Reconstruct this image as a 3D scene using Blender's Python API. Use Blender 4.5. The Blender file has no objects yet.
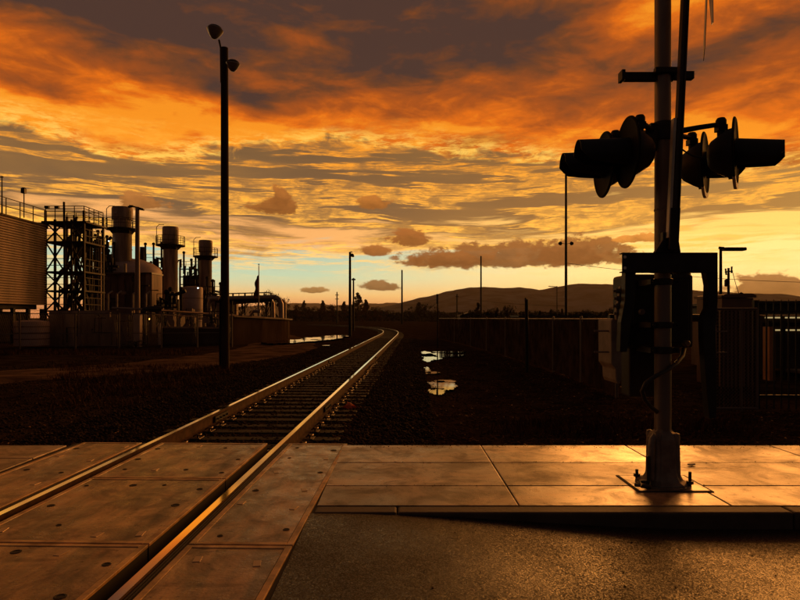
import bpy, bmesh, math, random
import numpy as np
from mathutils import Vector, Matrix, Euler
SC = bpy.context.scene
COL = SC.collection
R = math.radians
random.seed(7)
F, H = 593.0, 1.43           # focal length in photo pixels, eye height in metres

# ------------------------------------------------------------------ camera
cam_data = bpy.data.cameras.new('camera'); cam = bpy.data.objects.new('camera', cam_data)
COL.objects.link(cam)
cam.location = (0, 0, H); cam.rotation_euler = (R(90), 0, 0)
cam_data.sensor_width = 36; cam_data.lens = 36 * F / 800
cam_data.shift_y = 18 / 800
cam_data.clip_start = .05; cam_data.clip_end = 30000
SC.camera = cam
SC.view_settings.view_transform = 'Standard'; SC.view_settings.look = 'None'
SC.view_settings.exposure = 0; SC.view_settings.gamma = 1; SC.view_settings.use_curve_mapping = False

def lin(r, g, b):
    f = lambda c: (c/255/12.92) if c/255 <= .04045 else ((c/255+.055)/1.055)**2.4
    return (f(r), f(g), f(b), 1)

# ------------------------------------------------------------------ node expression helper
class NT:
    def __init__(s, tree): s.t = tree
    def put(s, sock, v):
        if isinstance(v, bpy.types.NodeSocket): s.t.links.new(v, sock)
        elif v is not None: sock.default_value = v
    def m(s, op, a, b=None, c=None, clamp=False):
        n = s.t.nodes.new('ShaderNodeMath'); n.operation = op; n.use_clamp = clamp
        for i, v in enumerate((a, b, c)):
            if v is not None: s.put(n.inputs[i], v)
        return n.outputs[0]
    def add(s, *a):
        r = a[0]
        for x in a[1:]: r = s.m('ADD', r, x)
        return r
    def mul(s, *a):
        r = a[0]
        for x in a[1:]: r = s.m('MULTIPLY', r, x)
        return r
    def sub(s, a, b): return s.m('SUBTRACT', a, b)
    def step(s, x, lo, hi, o0=0., o1=1.):
        n = s.t.nodes.new('ShaderNodeMapRange'); n.interpolation_type = 'SMOOTHSTEP'
        for k, v in zip(range(5), (x, lo, hi, o0, o1)): s.put(n.inputs[k], v)
        return n.outputs[0]
    def vec(s, x, y, z=0.):
        n = s.t.nodes.new('ShaderNodeCombineXYZ')
        for k, v in enumerate((x, y, z)): s.put(n.inputs[k], v)
        return n.outputs[0]
    def noise(s, v, scale=1., detail=4., rough=.55, dist=0.):
        n = s.t.nodes.new('ShaderNodeTexNoise'); n.noise_dimensions = '3D'
        s.put(n.inputs['Vector'], v); n.inputs['Scale'].default_value = scale
        n.inputs['Detail'].default_value = detail; n.inputs['Roughness'].default_value = rough
        n.inputs['Distortion'].default_value = dist
        return n.outputs[0]
    def mix(s, f, a, b):
        n = s.t.nodes.new('ShaderNodeMix'); n.data_type = 'RGBA'
        s.put(n.inputs[0], f); s.put(n.inputs[6], a); s.put(n.inputs[7], b)
        return n.outputs[2]
    def ramp(s, x, pts):
        n = s.t.nodes.new('ShaderNodeValToRGB'); cr = n.color_ramp
        while len(cr.elements) < len(pts): cr.elements.new(.5)
        for e, (p, c) in zip(cr.elements, pts): e.position = p; e.color = c
        s.put(n.inputs[0], x)
        return n.outputs[0]

# ------------------------------------------------------------------ sky: dusk cloud deck, laid out by compass bearing and elevation
SUN_AZ, SUN_EL = 28.5, 11.0
world = bpy.data.worlds.new('World'); SC.world = world; world.use_nodes = True
wt = world.node_tree; wt.nodes.clear(); N = NT(wt)
def ae(px, py):      # bearing and elevation (degrees) of a photo pixel
    a = math.atan((px-400)/F); e = math.atan((318-py)/F*math.cos(a))
    return math.degrees(a), math.degrees(e)
geo = wt.nodes.new('ShaderNodeTexCoord')
sep = wt.nodes.new('ShaderNodeSeparateXYZ'); wt.links.new(geo.outputs['Generated'], sep.inputs[0])
dx, dy, dz = sep.outputs
AZ = N.mul(N.m('ARCTAN2', dx, dy), 57.2958)
HR = N.m('SQRT', N.add(N.mul(dx, dx), N.mul(dy, dy)))
EL = N.mul(N.m('ARCTAN2', dz, HR), 57.2958)
V1 = N.vec(N.mul(AZ, .05), N.mul(EL, .16), 3.)
big = N.sub(N.noise(V1, 1.3, 4, .5, .3), .5)                       # broad shapes
V2 = N.vec(N.mul(AZ, .042), N.add(N.mul(EL, .52), N.mul(big, 1.0)), 9.)
streak = N.noise(V2, 1.6, 7, .56, .25)                               # long thin bands
V3 = N.vec(N.mul(AZ, .17), N.mul(EL, .38), 5.)
puff = N.noise(V3, 1.9, 7, .62, .6)                                # mottled edges
def gauss(a0, e0, ra, re, slope=0.):
    x = N.mul(N.sub(AZ, a0), 1/ra)
    y = N.mul(N.sub(N.sub(EL, e0), N.mul(N.sub(AZ, a0), slope)), 1/re)
    return N.m('EXPONENT', N.mul(N.add(N.mul(x, x), N.mul(y, y)), -1.))
# clear strip above the horizon
right = N.step(AZ, -12., 26.)
lowL = N.ramp(N.mul(EL, 1/12), [(0, lin(222,138,86)), (.09, lin(226,150,92)), (.18, lin(226,180,112)), (.32, lin(178,192,156)), (.60, lin(144,174,162)), (1, lin(140,150,125))])
lowR = N.ramp(N.mul(EL, 1/12), [(0, lin(238,172,96)), (.15, lin(248,194,112)), (.35, lin(252,212,132)), (.6, lin(254,212,124)), (1, lin(242,176,84))])
clear = N.mix(right, lowL, lowR)
# pale strips of thin cloud lying over the clear strip
bandL = N.step(N.add(EL, N.mul(N.sub(streak, .5), 5.)), 6.0, 7.1)
pale = N.mix(right, lin(228,156,80), lin(252,196,98))
c = N.mix(N.mul(bandL, .9), clear, pale)
# middle deck: olive-tan with thin bright streaks
fl = N.mix(N.step(AZ, -22., 34.), lin(106,80,54), lin(140,96,48))
shade = N.mix(N.step(big, -.2, .3), fl, lin(140,100,54))
deckm = N.step(N.add(EL, N.mul(N.sub(streak, .5), 14.), N.mul(big, 4.)), 6.8, 8.8)
c = N.mix(N.mul(deckm, N.step(AZ, 40., 10., .86, 1.)), c, shade)
glow = N.step(AZ, -30., 34.)
V5 = N.vec(N.mul(AZ, .08), N.add(N.mul(EL, 1.15), N.mul(big, 1.6)), 31.)
fine = N.noise(V5, 1.5, 8, .66, .5)                                 # second, finer set of bands
sk = N.add(N.mul(streak, .72), N.mul(fine, .28))
st = N.mul(N.step(sk, N.sub(.550, N.mul(glow, .030)), N.sub(.61, N.mul(glow, .030))), N.step(EL, 3., 7.))
rid = N.sub(1., N.mul(N.m('ABSOLUTE', N.sub(sk, .53)), 22.))        # thin burning edges of each band
rid = N.step(rid, .1, .9)
V7 = N.vec(N.mul(AZ, .30), N.mul(EL, 1.5), 71.)
crumb = N.step(N.noise(V7, 1.7, 6, .7, .4), .40, .62)                # crumbled, mackerel texture
mottle = N.mul(N.step(puff, .34, .58), N.add(.45, N.mul(crumb, .75)))
soft = N.step(sk, .44, .56)
c = N.mix(N.mul(soft, N.mul(N.step(EL, 3., 7.), .18)), c, lin(190,126,58))
gold = N.ramp(N.mul(EL, 1/24), [(0, lin(255,216,120)), (.35, lin(250,178,68)), (.6, lin(244,154,44)), (1, lin(236,132,28))])
c = N.mix(N.mul(N.m('MAXIMUM', st, N.mul(rid, N.step(EL, 3., 7.))), N.m('MINIMUM', N.add(.18, N.mul(mottle, .85)), 1.)), c, gold)
# upper deck: orange underlit cloud burning out to brown-mauve
warp = N.add(N.mul(big, 5.), N.mul(N.sub(puff, .5), 3.2))
edge = N.add(14.6, N.mul(AZ, -.035), N.mul(N.m('COSINE', N.mul(AZ, .11)), 1.2))     # lower edge of the deck
topm = N.step(N.add(EL, warp), edge, N.add(edge, .9))
def g(px, py, rx, ry, sl, w):
    a, e = ae(px, py); return N.mul(gauss(a, e, rx*.085, ry*.085, sl), w)
dark = N.add(g(330, -10, 240, 78, 0., .92), g(480, 15, 130, 50, 0., .28), g(60, -4, 190, 44, -.10, .80), g(60, 92, 90, 13, -.10, .50), g(440, 90, 150, 22, 0., .12),
             g(500, 45, 130, 40, -.05, .26), g(770, 45, 110, 40, .1, .62), g(690, 62, 90, 14, .1, .34), g(600, 90, 90, 16, 0, .22), g(620, 50, 60, 20, .15, .2),
             g(240, 95, 60, 14, -.3, .40), N.mul(big, 1.1), N.mul(N.sub(puff, .5), .5), N.step(EL, 26., 40.))
V6 = N.vec(N.add(N.mul(AZ, .10), N.mul(EL, .10)), N.sub(N.mul(EL, .30), N.mul(AZ, .03)), 51.)
fib = N.sub(N.noise(V6, 1.3, 8, .58, .35), .5)                       # fibres in the upper deck
dark = N.add(dark, N.mul(fib, 1.5), .17)
dark = N.sub(dark, N.add(g(120, 122, 190, 30, -.02, .34), g(640, 15, 60, 26, .2, .3), g(700, 125, 150, 18, 0., .15)))
up = N.ramp(dark, [(0, lin(244,144,30)), (.18, lin(224,108,18)), (.45, lin(168,80,24)), (.78, lin(110,62,34)), (1.0, lin(74,52,44))])
crest = N.mul(N.step(N.add(EL, warp), N.sub(edge, .2), N.add(edge, .5)), N.step(N.add(EL, warp), N.add(edge, 1.9), N.add(edge, .6)))
rim = N.mul(N.step(N.add(EL, warp), N.add(edge, 3.0), N.add(edge, .5)), N.step(puff, .44, .6))
up = N.mix(N.mul(rim, N.add(.25, N.mul(crumb, .65))), up, lin(255,186,66)); up = N.mix(N.mul(crest, crumb, .8), up, lin(255,204,92))
c = N.mix(topm, c, up)
# small dark clouds low over the horizon
def cloud(c, px, py, rx, ry, col, seed, soft=.5, k=1.7, op=1.):
    a, e = ae(px, py)
    x = N.mul(N.sub(AZ, a), 1/(rx*.105)); y = N.mul(N.sub(EL, e), 1/(ry*.115))
    yd = N.mul(y, N.step(y, -.1, .1, 1.7, 1.))          # flatter underside
    d = N.m('SQRT', N.add(N.mul(x, x), N.mul(yd, yd)))
    n = N.noise(N.vec(N.mul(AZ, .42), N.mul(EL, .72), seed), 1.7, 8, .62, .25)
    mk = N.step(N.add(N.sub(1., d), N.mul(N.sub(n, .5), k)), 0., soft, 0., op)
    col = (col[0]*.72, col[1]*.58, col[2]*.36, 1)
    body = N.mix(N.step(N.add(y, N.mul(N.sub(n, .5), 3.)), -.8, 1.2), col, tuple(min(1, v*1.75) for v in col[:3]) + (1,))
    return N.mix(mk, c, body)
cc = [(505,259,100,15,lin(122,82,50),1.), (580,255,52,17,lin(126,84,50),7.), (450,261,52,9,lin(126,84,50),17.), (410,240,22,11,lin(140,90,50),2.), (374,252,17,7,lin(140,92,52),3.),
      (379,287,20,6.5,lin(122,94,66),4.), (314,291,13,4,lin(140,112,78),5.), (277,208,26,10,lin(140,92,50),6.), (281,200,12,12,lin(146,96,52),16.), (775,289,38,12,lin(128,94,64),8.),
      (140,203,24,8,lin(150,104,62),9.), (640,239,20,5,lin(190,130,66),10.), (372,204,18,8,lin(160,106,54),11.)]
for (px, py, rx, ry, col, sd) in cc: c = cloud(c, px, py, rx, ry, col, sd, .32, 1.9, .96)
# the unseen rest of the dome is dim dusk
behind = N.step(N.m('ABSOLUTE', AZ), 52., 105.)
c = N.mix(behind, c, lin(46,38,36))
c = N.mix(N.step(EL, 28., 50.), c, lin(52,41,37))
c = N.mix(N.step(EL, 0., -1.5), c, lin(30,22,16))
bg = wt.nodes.new('ShaderNodeBackground'); wt.links.new(c, bg.inputs[0]); wt.links.new(N.mul(N.step(EL, 20., 3., 1.06, 1.55), N.step(AZ, -30., 30., 1.0, .96)), bg.inputs[1])
nish = wt.nodes.new('ShaderNodeTexSky'); nish.sky_type = 'NISHITA'; nish.sun_disc = False
nish.sun_elevation = R(2.); nish.sun_rotation = R(SUN_AZ)
bg2 = wt.nodes.new('ShaderNodeBackground'); wt.links.new(nish.outputs[0], bg2.inputs[0]); bg2.inputs[1].default_value = .002
ad = wt.nodes.new('ShaderNodeAddShader'); wt.links.new(bg.outputs[0], ad.inputs[0]); wt.links.new(bg2.outputs[0], ad.inputs[1])
wo = wt.nodes.new('ShaderNodeOutputWorld'); wt.links.new(ad.outputs[0], wo.inputs[0])
world.cycles.sampling_method = 'MANUAL'; world.cycles.sample_map_resolution = 512

# the sun's glow through the cloud low on the right
sd = bpy.data.lights.new('sun', 'SUN'); sun = bpy.data.objects.new('sun', sd); COL.objects.link(sun)
sd.energy = 1.75; sd.angle = R(26); sd.color = (1.0, .36, .07)
_d = Vector((math.sin(R(SUN_AZ))*math.cos(R(SUN_EL)), math.cos(R(SUN_AZ))*math.cos(R(SUN_EL)), math.sin(R(SUN_EL))))
sun.rotation_euler = _d.to_track_quat('Z', 'Y').to_euler()

# ------------------------------------------------------------------ materials
def mat(name, col, rough=.7, metal=0., bump=None, var=None, spec=None, rvar=None, coat=0.):
    """col linear rgb; bump=(scale,strength,dist); var=(scale,amount,(stretch xyz)); rvar=(scale,lo,hi)"""
    m = bpy.data.materials.new(name); m.use_nodes = True
    t = m.node_tree; n = NT(t); b = t.nodes['Principled BSDF']
    b.inputs['Roughness'].default_value = rough; b.inputs['Metallic'].default_value = metal
    if spec is not None: b.inputs['Specular IOR Level'].default_value = spec
    if coat: b.inputs['Coat Weight'].default_value = coat; b.inputs['Coat Roughness'].default_value = .30
    tc = t.nodes.new('ShaderNodeTexCoord').outputs['Object']
    base = tuple(col) + (1,)
    if var:
        mp = t.nodes.new('ShaderNodeMapping'); t.links.new(tc, mp.inputs[0])
        mp.inputs['Scale'].default_value = var[2] if len(var) > 2 else (1, 1, 1)
        f = n.noise(mp.outputs[0], var[0], 5, .62)
        lo = tuple(c*(1-var[1]) for c in col) + (1,); hi = tuple(c*(1+var[1]) for c in col) + (1,)
        t.links.new(n.mix(n.step(f, .3, .7), lo, hi), b.inputs['Base Color'])
    else: b.inputs['Base Color'].default_value = base
    if rvar: t.links.new(n.step(n.noise(tc, rvar[0], 4, .6), .3, .7, rvar[1], rvar[2]), b.inputs['Roughness'])
    if bump:
        bn = t.nodes.new('ShaderNodeBump'); bn.inputs['Strength'].default_value = bump[1]
        bn.inputs['Distance'].default_value = bump[2]
        t.links.new(n.noise(tc, bump[0], 4, .65), bn.inputs['Height']); t.links.new(bn.outputs[0], b.inputs['Normal'])
    return m
def emit(name, col, s):
    m = bpy.data.materials.new(name); m.use_nodes = True; b = m.node_tree.nodes['Principled BSDF']
    b.inputs['Base Color'].default_value = (0, 0, 0, 1)
    b.inputs['Emission Color'].default_value = tuple(col) + (1,); b.inputs['Emission Strength'].default_value = s
    return m
M = {}
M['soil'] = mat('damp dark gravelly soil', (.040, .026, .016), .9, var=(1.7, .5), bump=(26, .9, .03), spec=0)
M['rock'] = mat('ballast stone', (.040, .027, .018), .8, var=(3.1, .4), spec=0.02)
M['chips'] = mat('wood chips and dead leaves', (.085, .047, .024), .85, var=(2.5, .5), spec=0)
M['road_dirt'] = mat('compacted gravel track', (.125, .078, .045), .85, var=(.9, .55, (1, 1.6, 1)), bump=(14, .6, .02), spec=0)
M['grass'] = mat('dry autumn grass', (.075, .030, .010), .85, var=(2., .5), spec=.1)
M['water'] = mat('puddle water', (.012, .010, .008), .03, bump=(1.2, .02, .02), spec=.8)
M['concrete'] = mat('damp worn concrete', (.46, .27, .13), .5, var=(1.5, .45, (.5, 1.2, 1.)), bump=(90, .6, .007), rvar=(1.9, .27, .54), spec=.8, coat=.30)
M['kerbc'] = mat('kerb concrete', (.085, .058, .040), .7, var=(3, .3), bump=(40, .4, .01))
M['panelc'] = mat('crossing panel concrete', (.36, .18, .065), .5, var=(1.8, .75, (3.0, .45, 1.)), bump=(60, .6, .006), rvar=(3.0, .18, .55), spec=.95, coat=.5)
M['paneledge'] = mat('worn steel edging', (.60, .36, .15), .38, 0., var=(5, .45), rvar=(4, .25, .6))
M['rubber'] = mat('black rubber flange filler', (.028, .022, .018), .6, bump=(30, .3, .004))
M['hole'] = mat('dark socket', (.012, .010, .009), .7)
M['plate'] = mat('pale galvanised cap', (.50, .36, .24), .4, .5)
M['joint'] = mat('dirt filled joint and gap shade', (.020, .015, .012), .9)
M['railtop'] = mat('polished rail head', (1.0, .88, .70), .08, 1., var=(6, .15, (1, .1, 1)))
M['railside'] = mat('rusty rail web', (.085, .042, .018), .8, 0., spec=.12, var=(7, .4), bump=(40, .3, .003))
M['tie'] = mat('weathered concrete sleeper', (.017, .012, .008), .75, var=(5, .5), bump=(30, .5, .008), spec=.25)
M['clip'] = mat('worn steel clip', (.12, .085, .06), .35, .8)
M['galv'] = mat('dull aluminium pole', (.22, .165, .13), .50, .45, var=(2.4, .22, (1, 1, .3)), bump=(50, .12, .003), rvar=(3, .36, .6))
M['cast'] = mat('cast aluminium base', (.20, .16, .13), .55, .4, var=(8, .3), bump=(60, .35, .004))
M['black'] = mat('matt black paint', (.016, .014, .013), .55, var=(6, .3), bump=(50, .1, .002), spec=.4)
M['blackm'] = mat('weathered black steel', (.026, .022, .019), .5, .3, var=(5, .4), spec=.4)
M['backboard'] = mat('matt black signal background', (.010, .009, .008), .75, spec=.12)
M['paleedge'] = mat('worn pale rim', (.80, .76, .66), .5)
M['lens'] = mat('dark red signal lens', (.10, .006, .005), .12, spec=.8)
M['armwhite'] = mat('weathered white paint and arm reflection', (.75, .66, .52), .5, .0, var=(3, .2))
M['armdark'] = mat('arm spar', (.07, .045, .032), .5, .2, var=(3, .3))
M['weight'] = mat('pale painted counterweight', (.24, .185, .135), .6, var=(6, .25), bump=(30, .2, .004))
M['hose'] = mat('ribbed black conduit', (.03, .025, .022), .45)
M['wood'] = mat('creosoted pole timber', (.045, .026, .015), .85, var=(4, .4, (1, 1, .08)), bump=(30, .5, .01), spec=.15)
M['bark'] = mat('bark', (.045, .030, .020), .9, var=(4, .4), spec=.1)
M['leaf'] = mat('dark olive foliage', (.050, .046, .018), .8, var=(1.3, .5), spec=.15)
M['leafred'] = mat('rusty autumn foliage', (.115, .050, .018), .8, var=(1.3, .5), spec=.15)
M['siding'] = mat('tan ribbed siding', (.36, .235, .15), .6, var=(.7, .4, (1, 1, .2)), spec=.35)
M['stack'] = mat('weathered exhaust stack steel', (.29, .205, .15), .6, .15, var=(1.4, .5, (1, 1, .12)), spec=.35)
M['tan'] = mat('tan painted steel', (.25, .165, .115), .65, var=(1.1, .5, (1, 1, .25)), spec=.3)
M['brown'] = mat('brown painted steel', (.12, .078, .056), .7, var=(1.3, .5, (1, 1, .25)), spec=.25)
M['pale'] = mat('pale mauve painted tank', (.42, .31, .27), .6, var=(.5, .2), spec=.3)
M['steel'] = mat('dark structural steel', (.024, .018, .014), .6, 0, var=(2, .4), spec=.15)
M['pipe'] = mat('insulated pipe jacket', (.30, .22, .17), .4, .5, var=(2, .25))
M['wallc'] = mat('stained block wall', (.06, .038, .025), .8, var=(.8, .35, (1, 1, .4)), bump=(9, .4, .02), spec=0)
M['slat'] = mat('dark privacy slat', (.060, .040, .027), .8, var=(2, .45), spec=0)
M['wire'] = mat('dull galvanised wire', (.16, .12, .09), .5, .5)
M['bung'] = mat('brown bungalow steel', (.16, .085, .05), .6, var=(1, .2))
M['roofm'] = mat('dark metal roof', (.035, .030, .028), .5, .2)
M['ochre'] = mat('ochre painted door', (.42, .17, .05), .6, var=(2, .2))
M['floorc'] = mat('lit concrete apron', (.42, .28, .18), .6)
M['fabric'] = mat('faded flag cloth', (.20, .06, .045), .8, spec=.1)
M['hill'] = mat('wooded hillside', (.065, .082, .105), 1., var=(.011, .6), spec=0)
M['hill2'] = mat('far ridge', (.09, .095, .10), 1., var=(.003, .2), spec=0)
M['amber'] = emit('sodium lamp', lin(255, 190, 90)[:3], 3.)
M['white_lamp'] = emit('cool work lamp', lin(225, 240, 235)[:3], 3.)
M['dimglow'] = emit('dim window and gap glow', lin(235, 205, 140)[:3], .5)
M['orange'] = mat('orange marker paint', (.75, .13, .035), .7, bump=(20, .3, .01))
M['glasslamp'] = mat('lamp glass bowl', (.30, .24, .20), .2, .3)

# ------------------------------------------------------------------ mesh builder
BASE = {}
class MB:
    def __init__(s): s.v = []; s.f = []; s.mi = []; s.k = 0
    def _add(s, vs, fs):
        o = len(s.v); s.v += [tuple(p) for p in vs]; s.f += [tuple(i+o for i in q) for q in fs]; s.mi += [s.k]*len(fs); return s
    def box(s, c, d, rot=None):
        hx, hy, hz = d[0]/2, d[1]/2, d[2]/2
        vs = [Vector((x, y, z)) for z in (-hz, hz) for y in (-hy, hy) for x in (-hx, hx)]
        if rot is not None:
            m = Matrix.Rotation(rot, 3, 'Z') if not isinstance(rot, Matrix) else rot
            vs = [m @ v for v in vs]
        c = Vector(c); vs = [v+c for v in vs]
        return s._add(vs, [(0, 2, 3, 1), (4, 5, 7, 6), (0, 1, 5, 4), (2, 6, 7, 3), (0, 4, 6, 2), (1, 3, 7, 5)])
    def bar(s, a, b, w, h=None, up=(0, 0, 1)):
        a, b = Vector(a), Vector(b); h = h or w; d = b-a; L = d.length
        if L < 1e-6: return s
        y = d.normalized(); u = Vector(up)
        if abs(y.dot(u)) > .98: u = Vector((0, 1, 0))
        x = y.cross(u).normalized(); z = x.cross(y)
        m = Matrix((x, y, z)).transposed()
        return s.box((a+b)/2, (w, L, h), m)
    def tube(s, pts, r, n=10, caps=True, scale=None):
        pts = [Vector(p) for p in pts]; rs = r if isinstance(r, (list, tuple)) else [r]*len(pts)
        vs = []; fs = []; prev = None
        for i, p in enumerate(pts):
            d = (pts[min(i+1, len(pts)-1)]-pts[max(i-1, 0)]).normalized()
            if prev is None:
                u = Vector((0, 0, 1)) if abs(d.z) < .9 else Vector((1, 0, 0)); x = d.cross(u).normalized()
            else: x = (prev-d*prev.dot(d)).normalized()
            prev = x; y = d.cross(x)
            for k in range(n):
                a = 2*math.pi*k/n; vs.append(p+(x*math.cos(a)+y*math.sin(a))*rs[i])
        for i in range(len(pts)-1):
            for k in range(n):
                k2 = (k+1) % n; fs.append((i*n+k, i*n+k2, (i+1)*n+k2, (i+1)*n+k))
        if caps: fs.append(tuple(range(n))[::-1]); fs.append(tuple(range((len(pts)-1)*n, len(pts)*n)))
        return s._add(vs, fs)
    def cyl(s, a, b, r0, r1=None, n=16, caps=True): return s.tube([a, b], [r0, r1 if r1 is not None else r0], n, caps)
    def lathe(s, base, prof, n=24, axis=(0, 0, 1)):
        ax = Vector(axis).normalized(); u = Vector((0, 0, 1)) if abs(ax.z) < .9 else Vector((1, 0, 0))
        x = ax.cross(u).normalized(); y = ax.cross(x); b = Vector(base); vs = []; fs = []
        for (r, h) in prof:
            for k in range(n):
                a = 2*math.pi*k/n; vs.append(b+ax*h+(x*math.cos(a)+y*math.sin(a))*max(r, 1e-4))
        for i in range(len(prof)-1):
            for k in range(n):
                k2 = (k+1) % n; fs.append((i*n+k, i*n+k2, (i+1)*n+k2, (i+1)*n+k))
        fs.append(tuple(range(n))[::-1]); fs.append(tuple(range((len(prof)-1)*n, len(prof)*n)))
        return s._add(vs, fs)
    def prism(s, poly, vec):
        n = len(poly); v = Vector(vec); p = [Vector(q) for q in poly]
        vs = p+[q+v for q in p]
        return s._add(vs, [tuple(range(n))[::-1], tuple(range(n, 2*n))]+[(i, (i+1) % n, (i+1) % n+n, i+n) for i in range(n)])
    def build(s, name, material, parent=None, smooth=False, loc=None, bevel=0.):
        base = Vector(BASE[parent]) if parent is not None else Vector(loc or (0, 0, 0))
        me = bpy.data.meshes.new(name); me.from_pydata([tuple(Vector(p)-base) for p in s.v], [], s.f)
        mats = material if isinstance(material, (list, tuple)) else [material]
        for q in mats: me.materials.append(q)
        if len(mats) > 1: me.polygons.foreach_set('material_index', s.mi)
        if smooth: me.polygons.foreach_set('use_smooth', [True]*len(me.polygons))
        me.validate(); me.update()
        if smooth and smooth != 'all': me.set_sharp_from_angle(angle=R(38))
        o = bpy.data.objects.new(name, me); COL.objects.link(o)
        if parent is not None: o.parent = parent
        else: o.location = base
        BASE[o] = tuple(base)
        if bevel:
            b = o.modifiers.new('bevel', 'BEVEL'); b.width = bevel; b.segments = 2; b.limit_method = 'ANGLE'
        return o
def tag(o, label=None, cat=None, group=None, kind=None):
    if label: o['label'] = label
    if cat: o['category'] = cat
    if group: o['group'] = group
    if kind: o['kind'] = kind
    return o
def thing(name, loc, label, cat, group=None):
    o = bpy.data.objects.new(name, None); COL.objects.link(o); o.location = loc; o.empty_display_size = .2
    BASE[o] = tuple(loc); return tag(o, label, cat, group)
def copy_tree(o, loc, rotz=0., scale=None, label=None, parent=None, kids=True):
    c = o.copy(); COL.objects.link(c)
    if parent is not None: c.parent = parent
    else:
        c.location = loc; c.rotation_euler = (0, 0, rotz)
        if scale: c.scale = scale
        if label: c['label'] = label
    if kids:
        for ch in o.children: copy_tree(ch, None, parent=c)
    return c
def P(px, py, d): return ((px-400)*d/F, d, H-(py-318)*d/F)
def PX(px, d): return (px-400)*d/F
def PZ(py, d): return H-(py-318)*d/F
GZ = -.20

# ------------------------------------------------------------------ ground sheet
def smooth(a, b, x):
    t = min(1, max(0, (x-a)/(b-a))); return t*t*(3-2*t)
from mathutils import noise as mn
def track_x(y):     # centre line of the track
    x = -2.21+.0253*(y-3)
    if y > TY0: 
        pass
    return x
def ground_z(x, y):
    if y < 6.6: return -.45
    near = 1-smooth(70, 120, y)
    z = GZ-.03
    cx = -2.2+.0253*(y-3)-(.0 if y < 46 else (y-46)**2/330)
    t = abs(x-cx)
    z += -.10*smooth(1.9, 3.4, t)*near+.043*(1-smooth(1.3, 1.8, t))
    z += (.035*mn.noise((x*.8, y*.8, 0))+.02*mn.noise((x*2.3, y*2.3, 4)))*near*smooth(1.6, 2.2, t)
    if x < cx-3: z += .03*mn.noise((x*.15, y*.3, 7))*near
    z += .10*(1-smooth(6.6, 7.3, y))*smooth(1.7, 2.4, t)
    return z
def axis(segs):
    out = []
    for a, b, st in segs:
        n = max(1, round((b-a)/st)); out += [a+(b-a)*i/n for i in range(n)]
    return out+[segs[-1][1]]
xs = axis([(-9000, -2000, 3500), (-2000, -200, 600), (-200, -40, 20), (-40, -12, 1.), (-12, 8, .25), (8, 40, 2.), (40, 200, 40), (200, 9000, 2200)])
ys = axis([(-400, -10, 100), (-10, 6.55, 2.), (6.55, 6.65, .1), (6.65, 26, .25), (26, 70, 1.), (70, 200, 10), (200, 2000, 300), (2000, 12000, 2500)])
g = MB()
vs = [(x, y, ground_z(x, y)) for y in ys for x in xs]; nx = len(xs)
fs = [(j*nx+i, j*nx+i+1, (j+1)*nx+i+1, (j+1)*nx+i) for j in range(len(ys)-1) for i in range(nx-1)]
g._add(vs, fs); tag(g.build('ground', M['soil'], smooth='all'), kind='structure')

# hills: two ridges, real relief at kilometres distance
def ridge(name, D, prof, depth, m, seed):
    px = [p for p, _ in prof]
    cols = np.linspace(px[0], px[-1], 260); hs = np.interp(cols, px, [q for _, q in prof])
    b = MB(); vs = []; rows = 15
    for j in range(rows):
        t = j/(rows-1)*2-1; k = (1-t*t)**1.0
        for i, c in enumerate(cols):
            d = D+depth*t
            x = (c-400)*D/F*(1+.10*t); z = (H-(hs[i]-318)*D/F)*k
            z += D*.0022*(mn.noise((x*.006, d*.006, seed))+.5*mn.noise((x*.02, d*.02, seed)))*k - 4
            vs.append((x, d, z))
    n = len(cols)
    b._add(vs, [(j*n+i, j*n+i+1, (j+1)*n+i+1, (j+1)*n+i) for j in range(rows-1) for i in range(n-1)])
    return tag(b.build(name, m, smooth='all'), kind='structure')
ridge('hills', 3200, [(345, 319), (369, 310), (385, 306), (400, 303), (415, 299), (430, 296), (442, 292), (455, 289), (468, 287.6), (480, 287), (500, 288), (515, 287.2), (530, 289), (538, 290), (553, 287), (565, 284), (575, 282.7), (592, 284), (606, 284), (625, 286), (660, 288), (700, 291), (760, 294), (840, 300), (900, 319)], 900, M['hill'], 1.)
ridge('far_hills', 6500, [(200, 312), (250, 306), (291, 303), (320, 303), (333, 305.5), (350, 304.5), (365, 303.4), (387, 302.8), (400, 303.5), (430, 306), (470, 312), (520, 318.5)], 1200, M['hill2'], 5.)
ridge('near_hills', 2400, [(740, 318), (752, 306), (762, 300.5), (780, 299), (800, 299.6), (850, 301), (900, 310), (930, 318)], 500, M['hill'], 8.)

# ------------------------------------------------------------------ road, sidewalks, kerb
b = MB(); gx = axis([(-.66, 4, .2), (4, 40, 3)]); gy = axis([(-12, 0, 2), (0, 4.36, .4)])
rz = lambda x: -.006-.118*smooth(-.5, 2.3, x)
vs = [(x, y, rz(x)) for y in gy for x in gx]; nx = len(gx)
b._add(vs, [(j*nx+i, j*nx+i+1, (j+1)*nx+i+1, (j+1)*nx+i) for j in range(len(gy)-1) for i in range(nx-1)])
gx = axis([(-60, -3.74, 4)])
o = len(b.v); vs = [(x, y, -.02) for y in gy for x in gx]; nx = len(gx)
b._add(vs, [(j*nx+i, j*nx+i+1, (j+1)*nx+i+1, (j+1)*nx+i) for j in range(len(gy)-1) for i in range(nx-1)])
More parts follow.
